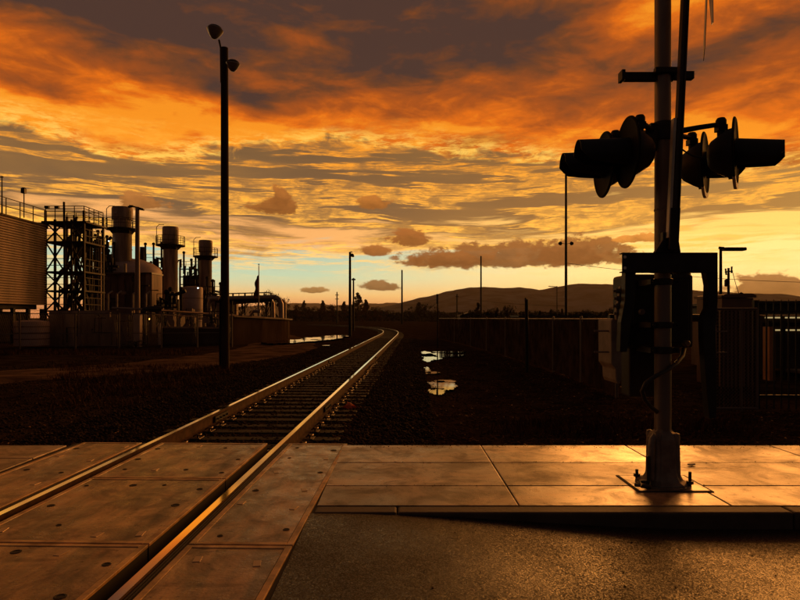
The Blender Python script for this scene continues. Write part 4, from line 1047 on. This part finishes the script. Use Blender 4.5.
# domed turbine building
D = 60.; xa, xb = PX(84, D), PX(152, D); zt = PZ(274, D)
t = thing('turbine_building', ((xa+xb)/2, D+4, GZ), 'brown turbine building with a shallow dome on its roof', 'building')
b = MB(); b.box(((xa+xb)/2-.3, D+1.4, (zt+GZ)/2), (xb-xa-.6, 2., zt-GZ)); b.build('wall', M['brown'], t)
b = MB()
for k in range(9): x = xa+.2+(xb-xa-.9)*k/8; b.box((x, D+.36, (zt+GZ)/2), (.10, .10, zt-GZ-.1))
b.build('wall_ribs', M['brown'], t)
b = MB(); b.box((xb-.32, D+1.2, (zt+GZ)/2), (.62, 2.4, zt-GZ)); b.build('end_pier', M['tan'], t)
b = MB(); b.box(((xa+xb)/2-.1, D+1.3, zt+.08), (xb-xa+.3, 2.9, .16)); b.build('roof', M['roofm'], t)
b = MB(); c = (PX(130, 66.5), 66.5, GZ); hz = PZ(271, 66.5)-GZ; b.lathe(c, [(3.35, 0), (3.35, hz), (3.1, hz+.38), (2.4, hz+.85), (1.5, hz+1.2), (1.15, hz+1.3)], 40); b.build('dome', M['pale'], t, smooth=True)
b = MB(); 
for px, py in ((101, 268), (125, 267)): b.cyl((PX(px, D+.6), D+.6, zt), (PX(px, D+.6), D+.6, PZ(py, D)+.4), .18, n=8)
b.build('roof_vent', M['pipe'], t)
b = MB(); b.box(P(91.6, 265.5, 59.5), (.45, .1, .65)); b.build('lit_window', M['dimglow'], t)
b = MB()
for px in (98, 108, 117, 133, 146): x = PX(px, 56); b.tube([(x, 56, GZ), (x, 56, PZ(294, 56)), (x+.3, 56.3, PZ(291, 56))], .1, 8)
b.build('vent_pipe', M['pipe'], t)
# boiler pipework blocks
def pipe_block(px0_, px1_, ytop, D, label, seed, nst=4):
    xa, xb, zt = PX(px0_, D), PX(px1_, D), PZ(ytop, D); rr = random.Random(seed)
    t = thing('pipework_block', ((xa+xb)/2, D, GZ), label, 'plant equipment', 'pipework blocks between the stacks'); W = xb-xa
    b = MB(); b.box(((xa+xb)/2, D+3, (zt+GZ)/2-.6), (W*.92, 4.5, zt-GZ-1.2)); b.build('casing', M['brown'], t)
    b = MB()
    for k in range(5): x = xa+W*k/4; b.bar((x, D, GZ), (x, D, zt+rr.uniform(-.3, .3)), .20)
    for k in range(6): z = GZ+(zt-GZ)*(.35+k*.12); b.bar((xa, D, z), (xb, D, z), .14)
    b.build('frame', M['steel'], t)
    b = MB()
    for k in range(10):
        x = rr.uniform(xa, xb); z = zt-rr.uniform(.2, 2.6); b.tube([(x, D-.3, z), (x, D-.3, z+rr.uniform(.4, 1.2)), (x+rr.uniform(-1, 1), D-.3, z+rr.uniform(.6, 1.4))], rr.uniform(.06, .18), 6)
    b.build('pipework', M['steel'], t)
    b = MB(); rail_line(b, [(xa, D-.2, zt-.3), (xb, D-.2, zt-.3)], .9, 1, .9); b.build('railing', M['steel'], t)
    for k in range(nst):
        x = xa+W*(k+.5)/nst+rr.uniform(-.2, .2); b = MB(); hh = rr.uniform(.7, 2.0); b.cyl((x, D+1, zt-1), (x, D+1, zt+hh), .13, .13, 8); b.lathe((x, D+1, zt+hh), [(.2, 0), (.2, .2), (.1, .3)], 8); b.build('vent_stack', M['steel'], t)
    return t
pipe_block(84, 113, 243, 69., 'dark pipework left of the tallest stack, behind the stair tower', 1, 5)
pipe_block(139, 163, 259, 74., 'dark pipework between the tallest and the middle stack', 2, 3)
pipe_block(180, 199.5, 266, 80., 'dark pipework between the middle and the rightmost stack', 3, 4)
pipe_block(158, 178, 301, 50., 'low pipework in front of the middle stack', 5, 3)
pipe_block(199, 222, 292, 66., 'low pipework at the foot of the rightmost stack', 6, 3)
pipe_block(88, 112, 258, 62.5, 'pipework standing behind the left end of the domed building', 7, 4)
b = MB()
# white plant lamps on the stacks' platforms
for (px, py, D, m, lb) in ((108.8, 241, 64., 'white_lamp', 'cold white work lamp left of the tallest stack'), (149, 319, 44., 'amber', 'amber lamp low down right of the pale column'), (198, 288, 60., 'white_lamp', 'tiny white lamp between the pale tank and the rightmost stack')):
    b = MB(); c = P(px, py, D); b.lathe(c, [(.03, -.07), (.07, -.03), (.07, .03), (.03, .06)], 10); tag(b.build('work_lamp', M[m], loc=c), lb, 'lamp')
# tanks and cabinets
def tank(px0_, px1_, ytop, D, m, label, round_=True):
    xa, xb, zt = PX(px0_, D), PX(px1_, D), PZ(ytop, D); r = (xb-xa)/2; c = ((xa+xb)/2, D+r, GZ)
    t = thing('storage_tank' if round_ else 'equipment_cabinet', c, label, 'tank' if round_ else 'cabinet')
    b = MB()
    if round_: b.lathe(c, [(r, 0), (r, zt-GZ-.15), (r*.96, zt-GZ-.03), (r*.5, zt-GZ+.04), (0, zt-GZ+.06)], 32)
    else: b.box((c[0], c[1], (zt+GZ)/2), (2*r, 2*r, zt-GZ))
    b.build('shell', m, t, smooth=round_, bevel=0 if round_ else .03)
    b = MB()
    for k in range(3): z = GZ+(zt-GZ)*(k+1)/4; (b.lathe((c[0], c[1], z), [(r*1.012, 0), (r*1.012, .05)], 32) if round_ else b.box((c[0], c[1], z), (2*r+.04, 2*r+.04, .05)))
    b.build('band', M['brown'], t)
    return t
tank(178.5, 199, 286.5, 62., M['pale'], 'pale round tank between the middle and rightmost stacks')
tank(207.5, 219, 295.5, 58., M['tan'], 'tan cabinet just left of the wooden light pole', False)
tank(229, 236.5, 302, 54., M['tan'], 'small tan cabinet just right of the wooden light pole', False)
tank(6, 38, 321, 34.5, M['pale'], 'squat pale tank under the ribbed hall at the far left')
b = MB()
# front walls
def wall(pts, z_top, name, label, m, cap=None, cat='wall', th=.25):
    t = thing(name, (pts[0][0], pts[0][1], GZ), label, cat)
    b = MB()
    for (xa, ya, za), (xb, yb, zb_) in zip(pts, pts[1:]):
        d = Vector((xb-xa, yb-ya, 0)).normalized(); nn = Vector((-d.y, d.x, 0))*th
        b.prism([(xa, ya, GZ-.3), (xb, yb, GZ-.3), (xb, yb, zb_), (xa, ya, za)], nn)
    b.build('wall', m, t)
    if cap:
        b = MB()
        for (xa, ya, za), (xb, yb, zb_) in zip(pts, pts[1:]): b.bar((xa, ya+.1, za+.05), (xb, yb+.1, zb_+.05), .42, .10)
        b.build('coping', cap, t)
    return t
def W3(px, py, d): return (PX(px, d), d, PZ(py, d))
t = wall([W3(49, 311, 36.5), W3(134, 310, 37.5)], 0, 'equipment_wall', 'long plain brown wall below the stair tower and domed building', M['tan'])
b = MB(); 
for px in (64, 82, 100, 118): b.box((PX(px, 36.7), 36.60, .7), (.06, .10, 1.9))
b.build('pilaster', M['brown'], t)
t = wall([W3(159, 328, 37.), W3(231, 329, 38.5)], 0, 'low_wall', 'low dark block wall with a lighter coping left of the wooden light pole', M['wallc'], M['tan'])
t = wall([W3(231, 317, 38.5), W3(262, 318.5, 42.), W3(282, 319.5, 45.5), W3(288, 320, 48), W3(290, 320, 54)], 0, 'corner_wall', 'stained block wall ending in a corner by the long puddle', M['wallc'], M['brown'])
b = MB(); x = PX(138, 36.); b.box((x, 36, .65), (.38, .4, 2.1)); tag(b.build('concrete_pier', M['pale'], loc=(x, 36, GZ), bevel=.02), 'pale square pier at the right end of the plain brown wall', 'pier')
b = MB(); b.tube([(PX(144, 36.4), 36.4, GZ), (PX(142, 36.4), 36.4, 1.6), (PX(144.5, 36.4), 36.4, 1.95), (PX(150, 36.6), 36.6, 2.02), (PX(161, 37), 37, 2.0)], .16, 12)
tag(b.build('black_duct', M['black'], smooth=True), 'black bent duct rising beside the pale pier', 'duct')
b = MB(); x = PX(159.5, 36.6); b.box((x, 36.6, .45), (.14, .14, 1.35)); tag(b.build('white_post', M['pale'], loc=(x, 36.6, GZ)), 'thin pale post at the left end of the low block wall', 'post')
# pipe bridge along the wall
t = thing('pipe_run', (PX(220, 39), 39, GZ), 'long pale pipe on posts running above the block walls to the far corner', 'pipe')
p0, p1 = Vector(P(148, 309.5, 37.2)), Vector(P(288, 319.3, 49)); b = MB(); b.tube([Vector(P(112, 308, 37.2)), p0, p1], .075, 8); b.tube([p0-UZ*.28, p1-UZ*.25], .04, 6); b.build('pipe', M['pipe'], t, smooth=True)
for k in range(13): p = p0.lerp(p1, k/12); b = MB(); b.bar((p.x, p.y, GZ), p, .07); b.build('post', M['steel'], t)
t = thing('pipe_rack', (PX(250, 52), 52, GZ), 'elevated dark pipe rack with pipes bending down at its right end', 'pipe rack')
D = 52.; b = MB(); b.tube([P(208, 299, D), P(268, 297.5, D), P(275, 297, D), P(279, 299.5, D), P(281, 304, D), P(281.3, 321, D)], .22, 10); b.tube([P(220, 303, D+.6), P(262, 300.5, D+.6), P(270, 300, D+.6), P(272.5, 303, D+.6), P(273, 321, D+.6)], .20, 10)
b.tube([P(209.5, 311, D-1), P(209, 304, D-1), P(210.5, 299.6, D-1), P(214, 298.6, D-1), P(219, 299, D-1)], .17, 10); b.tube([P(285, 321, D+2), P(285, 303, D+2), P(282, 299.5, D+2)], .13, 8); b.build('pipes', M['pipe'], t, smooth=True)
b = MB(); b.bar(P(216, 294, D), P(270, 292.5, D), .09); b.bar(P(216, 301.5, D-.5), P(272, 300.5, D-.5), .25)
for px in (216, 233, 245, 258.5, 271): b.bar(P(px, 293, D), (PX(px, D), D, GZ), .12)
for px in (222, 228, 239, 252, 264): b.bar(P(px, 293.5, D), P(px, 300, D), .06)
b.build('frame', M['steel'], t)
b = MB(); b.box((PX(219, 46), 46, 1.35), (3.0, .8, .06))
tag(b.build('loading_shelf', M['brown']), 'flat steel shelf behind the pipe run, left of the wooden light pole', 'shelf')
rr = random.Random(11)
for k, px in enumerate((166, 172, 179, 187, 192, 204, 212, 241, 250)):
    D = rr.uniform(41, 45); hz = rr.uniform(1.5, 1.95); c = (PX(px, D), D, GZ); b = MB()
    kind = k % 3
    if kind == 0: b.lathe(c, [(.30, 0), (.30, hz*.6), (.12, hz*.75), (.12, hz)], 12)
    elif kind == 1: b.box((c[0], c[1], hz/2), (.55, .5, hz)); b.box((c[0], c[1], hz+.1), (.3, .3, .2))
    else: b.tube([c, (c[0], D, hz*.8), (c[0]+.25, D, hz), (c[0]+.8, D, hz)], .13, 10)
    tag(b.build(('pump', 'control_box', 'valve_pipe')[kind], M[('brown', 'tan', 'pipe')[kind]], loc=c), ('upright pump', 'control box', 'bent valve pipe')[kind]+' behind the low block wall, '+('far left of its row', 'second from the left end', 'third from the left end', 'in the middle of the row', 'just right of the middle', 'just left of the cabinet by the pole', 'beside the wooden light pole', 'right of the wooden light pole', 'below the flagpole')[k], ('pump', 'control box', 'pipe')[kind], 'equipment behind the low wall')
# lattice and light masts inside the plant
for (px, yt, D, r, lb) in ((137.4, 207, 45., .21, 'stout tapered lamp mast in front of the domed building'), (100, 236, 50., .16, 'lamp mast with short crossarms left of the tallest stack')):
    t, x = simple_pole('lamp_mast', px, yt, D, r, lb, 'mast', 'stack')
    b = MB()
    if px > 120: b.bar(P(129.5, 205.5, D), P(143, 209, D), .10); b.bar(P(128.5, 207, D), P(133, 206, D), .22, .12); b.bar(P(139.5, 209, D), P(143.8, 209.8, D), .22, .12)
    else: b.bar(P(93, 237.5, D), P(104, 238, D), .12); b.bar(P(94, 235, D), P(97, 235.5, D), .22)
    b.build('crossarm', M['steel'], t)
for (px, yt, yb_, D, r, lb) in ((88.3, 221, 240, 68., .30, 'thin vent pipe standing between the stair tower and tallest stack'), (96, 212, 240, 60., .035, 'hair-thin whip aerial left of the tallest stack'), (214.6, 280, 300, 76., .10, 'thin rod between the rightmost stack and the wooden light pole'), (142.2, 247, 262, 68., .35, 'short exhaust pipe right of the tallest stack')):
    simple_pole('vent_pipe', px, yt, D, r, lb, 'pipe')
# flag
D = 50.; x = PX(258.8, D)
t = thing('flagpole', (x, D, GZ), 'flagpole with a limp hanging flag, right of the wooden light pole', 'flagpole')
b = MB(); b.cyl((x, D, GZ), (x, D, PZ(265.5, D)), .06, .035, 10); b.lathe((x, D, PZ(265.2, D)), [(.02, 0), (.07, .06), (.02, .13)], 8); b.build('pole', M['pipe'], t, smooth=True)
b = MB(); vs = []; nu, nv = 12, 14
for j in range(nv+1):
    v = j/nv; top = PZ(273.5, D)-1.75*v
    w = .22+.22*v+.06*math.sin(v*11)
    for i in range(nu+1): u = i/nu; vs.append((x-.03-w*u, D+.12*math.sin(u*11+v*3)*(.4+v), top-(.55+.15*v)*u*(1-v*.3)-.05*math.sin(u*9)))
b._add(vs, [(j*(nu+1)+i, j*(nu+1)+i+1, (j+1)*(nu+1)+i+1, (j+1)*(nu+1)+i) for j in range(nv) for i in range(nu)])
fo = b.build('flag', M['fabric'], t, smooth='all'); so = fo.modifiers.new('solid', 'SOLIDIFY'); so.thickness = .01
# perimeter chain-link fence in front of the plant
t = thing('perimeter_fence', (-15, 34, GZ), 'thin see-through wire fence with pipe posts in front of the plant', 'fence')
fp = [(-34, 30.5), (-24, 32.5), (-18.5, 33.8), (-14, 34.8), (-10.2, 36.)]
allp = []
for (xa, ya), (xb, yb) in zip(fp, fp[1:]):
    A, B_ = Vector((xa, ya, 0)), Vector((xb, yb, 0)); L = (B_-A).length; n = round(L/2.6)
    for k in range(n): allp.append(A.lerp(B_, k/n))
allp.append(Vector((*fp[-1], 0)))
for k, p in enumerate(allp):
    b = MB(); b.cyl((p.x, p.y, GZ-.2), (p.x, p.y, 1.72), .045, n=8); b.build('post', M['wire'], t, smooth=True)
for A, B_ in zip(allp, allp[1:]):
    b = MB(); 
    for z in (1.68, .55): b.bar(A+UZ*z, B_+UZ*z, .045)
    for z in (1.85, 2.0): b.bar(A+UZ*z, B_+UZ*z, .012)
    n = 26
    for k in range(n):
        for s_ in (0, 1):
            a0 = A.lerp(B_, k/n); b0 = A.lerp(B_, min(1, (k+5)/n)); b.bar(a0+UZ*(-.1 if s_ else 1.65), b0+UZ*(1.65 if s_ else -.1), .006)
    b.build('wire_bay', M['wire'], t)

# ------------------------------------------------------------------ trees and bushes
def leaf_crown(seed, n, blobs, size):
    rs = np.random.RandomState(seed); b = MB(); vs = []; fs = []
    for _ in range(n):
        bx, by, bz, br = blobs[rs.randint(len(blobs))]
        d = rs.normal(size=3); d /= np.linalg.norm(d); r = br*rs.uniform(.35, 1.08)**.7
        p = np.array((bx, by, bz))+d*r*np.array((1, 1, .85)); s_ = size*rs.uniform(.5, 1.3)
        a = rs.normal(size=3); a /= np.linalg.norm(a); c_ = np.cross(a, rs.normal(size=3)); c_ /= np.linalg.norm(c_)
        o = len(vs); vs += [p-a*s_, p+c_*s_*.5, p+a*s_, p-c_*s_*.5]; fs.append((o, o+1, o+2, o+3))
    b._add(vs, fs); return b
tree_meshes = []
for i, (tall, mt_) in enumerate(((0, 'leaf'), (1, 'leafred'), (0, 'leafred'), (1, 'leaf'))):
    rr = random.Random(20+i); blobs = []
    for k in range(80 if tall else 48):
        if tall: z = rr.uniform(.10, .97); a = rr.uniform(0, 6.28); q = .40*(1.03-z); blobs.append((math.cos(a)*q*rr.uniform(.3, 1), math.sin(a)*q*rr.uniform(.3, 1), z, rr.uniform(.02, .05)+.05*(1-z)))
        else: a = rr.uniform(0, 6.28); q = rr.uniform(0, .68); blobs.append((math.cos(a)*q, math.sin(a)*q, rr.uniform(.10, .93)-q*.24, rr.uniform(.05, .10) if k > 14 else rr.uniform(.12, .2)))
    cm = leaf_crown(30+i, 2600, blobs, .028)
    tb = MB(); tb.tube([(0, 0, -.1), (.01, 0, .25), (-.01, .01, .55), (.02, 0, .92)], [.035, .026, .016, .004], 7)
    for (x, y, z, r_) in blobs[:16]: tb.tube([(0, 0, max(.12, z-.35)), (x*.5, y*.5, z-.12), (x, y, z+r_*.6)], [.014, .009, .003], 5)
    for k in range(30):
        x, y, z, r_ = blobs[k % len(blobs)]; d = Vector((rr.uniform(-1, 1), rr.uniform(-1, 1), rr.uniform(.2, 1.2))).normalized()
        tb.tube([(x, y, z), Vector((x, y, z))+d*r_*1.25], [.006, .002], 4)
    tree_meshes.append((cm, tb, mt_))
cache = {}
def tree(i, px, ytop, D, width_px, label, name='tree', cat='tree', group='trees along the far side of the track'):
    x = PX(px, D); h = PZ(ytop, D)-GZ; w = width_px*D/F
    t = thing(name, (x, D, GZ-.05), label, cat, group)
    cm, tb, mt_ = tree_meshes[i]
    if i not in cache:
        BASE[t] = (0, 0, 0); c = cm.build('crown', M[mt_], t); tr = tb.build('trunk', M['bark'], t, smooth=True); cache[i] = (c, tr); BASE[t] = (x, D, GZ)
    else:
        for src in cache[i]: c = src.copy(); COL.objects.link(c); c.parent = t
    sx = w/(.8 if i in (1, 3) else 1.25); h *= 1.0 if i in (1, 3) else 1.18
    t.scale = (sx, sx, h); t.rotation_euler = (0, 0, random.uniform(0, 6.28))
    return t
# (kind, px, ytop, distance, width px, label)
TR = [(0, 243, 300, 85, 22, 'dark bush behind the pipe rack just right of the light pole'), (0, 266, 294, 80, 30, 'round dark tree behind the flagpole and pipe rack'), (0, 283, 300, 84, 22, 'dark tree at the right end of the pipe rack'),
      (2, 296, 306, 100, 24, 'rusty bush right of the corner wall'), (1, 304, 300, 120, 14, 'narrow rusty tree, second from the corner wall'), (2, 312, 308, 105, 28, 'low rusty bush left of the short mast'),
      (1, 323, 300, 125, 16, 'narrow reddish tree just left of the short mast'), (2, 333, 306, 110, 28, 'rusty bush around the foot of the short mast'), (1, 344, 301, 130, 16, 'narrow tree left of the lone lamp post'),
      (1, 358, 292, 120, 26, 'tallest spiky tree just right of the lone lamp post'), (1, 366, 299, 115, 18, 'spiky tree on the right shoulder of the tallest one'), (2, 352, 306, 105, 30, 'low bush behind the lone lamp post'),
      (2, 375, 308, 110, 26, 'low bush right of the spiky trees'), (0, 384, 313, 130, 22, 'low dark bush above the bend of the rails'), (0, 399, 313, 150, 20, 'low dark bush at the foot of the slender central mast'),
      (3, 419, 302, 105, 20, 'pointed dark tree left of the sign post'), (0, 425, 305, 100, 30, 'rounded dark bush left of the sign post'), (0, 410, 311, 110, 20, 'small dark bush right of the central mast'),
      (0, 443, 314, 100, 22, 'low bush right of the sign post'), (3, 478, 302, 70, 18, 'spiky bush in front of the bare mast'), (0, 489, 311, 75, 20, 'rounded bush right of the bare mast'), (0, 507, 307, 72, 22, 'widest bush above the slatted fence'),
      (0, 522, 313, 70, 18, 'low bush behind the lone stout post'), (3, 540, 310, 60, 14, 'spiky shrub right of the lone stout post'), (3, 551, 309, 62, 14, 'spiky shrub left of the tall thin mast'), (3, 562, 308, 64, 12, 'spiky shrub at the foot of the tall thin mast'),
      (0, 573, 313, 60, 18, 'low shrub right of the tall thin mast'), (0, 612, 309, 50, 22, 'rounded bush beside the counterweights'), (0, 596, 314, 58, 18, 'low shrub left of the counterweights'), (0, 455, 315, 90, 18, 'low bush before the little hut')]
TR += [(0, 432, 311, 90, 26, 'low bush directly left of the sign post'), (2, 388, 311, 118, 26, 'reddish low bush above the bend of the rails'), (0, 497, 309, 66, 24, 'rounded bush between the bare mast and the lone stout post'), (0, 472, 311, 68, 22, 'low bush just left of the bare mast'),
      (0, 533, 312, 62, 24, 'low shrub just right of the lone stout post'), (0, 556, 311, 66, 22, 'low shrub behind the foot of the tall thin mast'), (0, 585, 311, 62, 22, 'shrub midway between the tall thin mast and the counterweights'), (2, 320, 309, 98, 30, 'wide low rusty bush in front of the narrow reddish tree')]
TR += [(0, 136, 340, 35.2, 32, 'low black bush at the foot of the pale pier inside the wire fence')]
for a in TR:
    nm = 'tree' if a[0] in (1, 3) or 'tree' in a[5] else 'bush'
    far = 2.8 if 290 < a[1] < 460 else 1.0            # the line beyond the bend stands well back
    tree(a[0], a[1], a[2], a[3]*far, a[4], a[5], nm, nm)
# far wood behind them: one low mass nobody could count
rs = np.random.RandomState(12); b = MB(); vs = []; fs = []
for _ in range(15000):
    px = rs.uniform(282, 640); D = rs.uniform(320, 380); top = 313.5-2.5*abs(mn.noise((px*.06, 2, 1)))-2.2*max(0, mn.noise((px*.25, 5, 1)))
    if px < 390: top -= 1.5
    z = GZ+(PZ(top, D)-GZ)*rs.uniform(0, 1)**.6; p = np.array((PX(px, D), D, z)); a = rs.normal(size=3); a /= np.linalg.norm(a); c_ = np.cross(a, rs.normal(size=3)); c_ /= np.linalg.norm(c_); s_ = rs.uniform(.5, 1.2)
    o = len(vs); vs += [p-a*s_, p+c_*s_*.6, p+a*s_, p-c_*s_*.6]; fs.append((o, o+1, o+2, o+3))
b._add(vs, fs); tag(b.build('far_wood', M['leaf']), 'low dark wood along the horizon beyond the track', 'wood', kind='stuff')
# dry grass left of the ballast
rs = np.random.RandomState(14); b = MB(); vs = []; fs = []
for c_ in range(520):
    if c_ < 300: px = rs.uniform(60, 260); D = rs.uniform(11.5, 22)
    elif c_ < 420: px = rs.uniform(-10, 200); D = rs.uniform(28, 32)
    else: px = rs.uniform(500, 740); D = rs.uniform(8.8, 10.2)
    cx_ = PX(px, D); cxt = -2.2+.0253*(D-3)
    if cxt-3.4 < cx_ < cxt+3: continue
    for _ in range(26):
        x, y = cx_+rs.normal()*.22, D+rs.normal()*.22; z = ground_z(x, y); h = rs.uniform(.04, .17)*(1.3 if D > 25 else 1); a = rs.uniform(0, 6.28); w = .006+.0004*D; l = h*rs.uniform(.2, .9)
        dx_, dy_ = math.cos(a), math.sin(a); o = len(vs)
        vs += [(x-dy_*w, y+dx_*w, z-.01), (x+dy_*w, y-dx_*w, z-.01), (x+dx_*l, y+dy_*l, z+h)]; fs.append((o, o+1, o+2))
b._add(vs, fs); tag(b.build('dry_grass', M['grass']), 'thin tufts of dry rusty grass beside the gravel path and ballast', 'grass', kind='stuff')

# plant clutter: small separate fittings on and around the walls
rr = random.Random(77)
for (pa, pb, ya, yb, D, n, lb) in ((50, 134, 312, 340, 36.2, 9, 'tangle of thin conduit along the plain brown wall'), (86, 150, 276, 306, 59.5, 12, 'conduit and brackets on the front of the domed building'), (160, 230, 311, 327, 41., 14, 'thin pipes and valves standing behind the low block wall')):
    t = thing('conduit_run', (PX(pa, D), D, GZ), lb, 'conduit', 'conduit around the plant'); b = MB()
    for k in range(n):
        p = Vector(P(rr.uniform(pa, pb), rr.uniform(ya, yb), D)); h = rr.uniform(.5, 2.2)*(D/50)
        pts = [(p.x, D, max(GZ, p.z-h)), p, (p.x+rr.uniform(-1.5, 1.5), D, p.z), ]
        if rr.random() < .5: pts.append((pts[-1][0], D, p.z+rr.uniform(.2, .8)))
        b.tube(pts, rr.uniform(.03, .07)*(D/45), 6)
    b.build('conduit', M['steel'], t)
    for k in range(n//2): b = MB(); p = P(rr.uniform(pa, pb), rr.uniform(ya, yb), D-.1); b.box(p, (rr.uniform(.2, .5), .15, rr.uniform(.25, .6))); b.build('junction_box', M['tan'], t)

# ------------------------------------------------------------------ evening haze: thin even air round the whole scene, below the sky
b = MB(); b.box((0, 4300, 120), (19000, 16500, 260))
hz_m = bpy.data.materials.new('evening haze'); hz_m.use_nodes = True; ht = hz_m.node_tree; ht.nodes.clear()
ho = ht.nodes.new('ShaderNodeOutputMaterial'); hv = ht.nodes.new('ShaderNodeVolumePrincipled')
hv.inputs['Color'].default_value = (.85, .74, .62, 1); hv.inputs['Density'].default_value = 6e-5; hv.inputs['Anisotropy'].default_value = .3
ht.links.new(hv.outputs[0], ho.inputs['Volume'])
hz = tag(b.build('haze', hz_m), 'thin warm evening haze over the plain and hills', 'haze', kind='stuff')
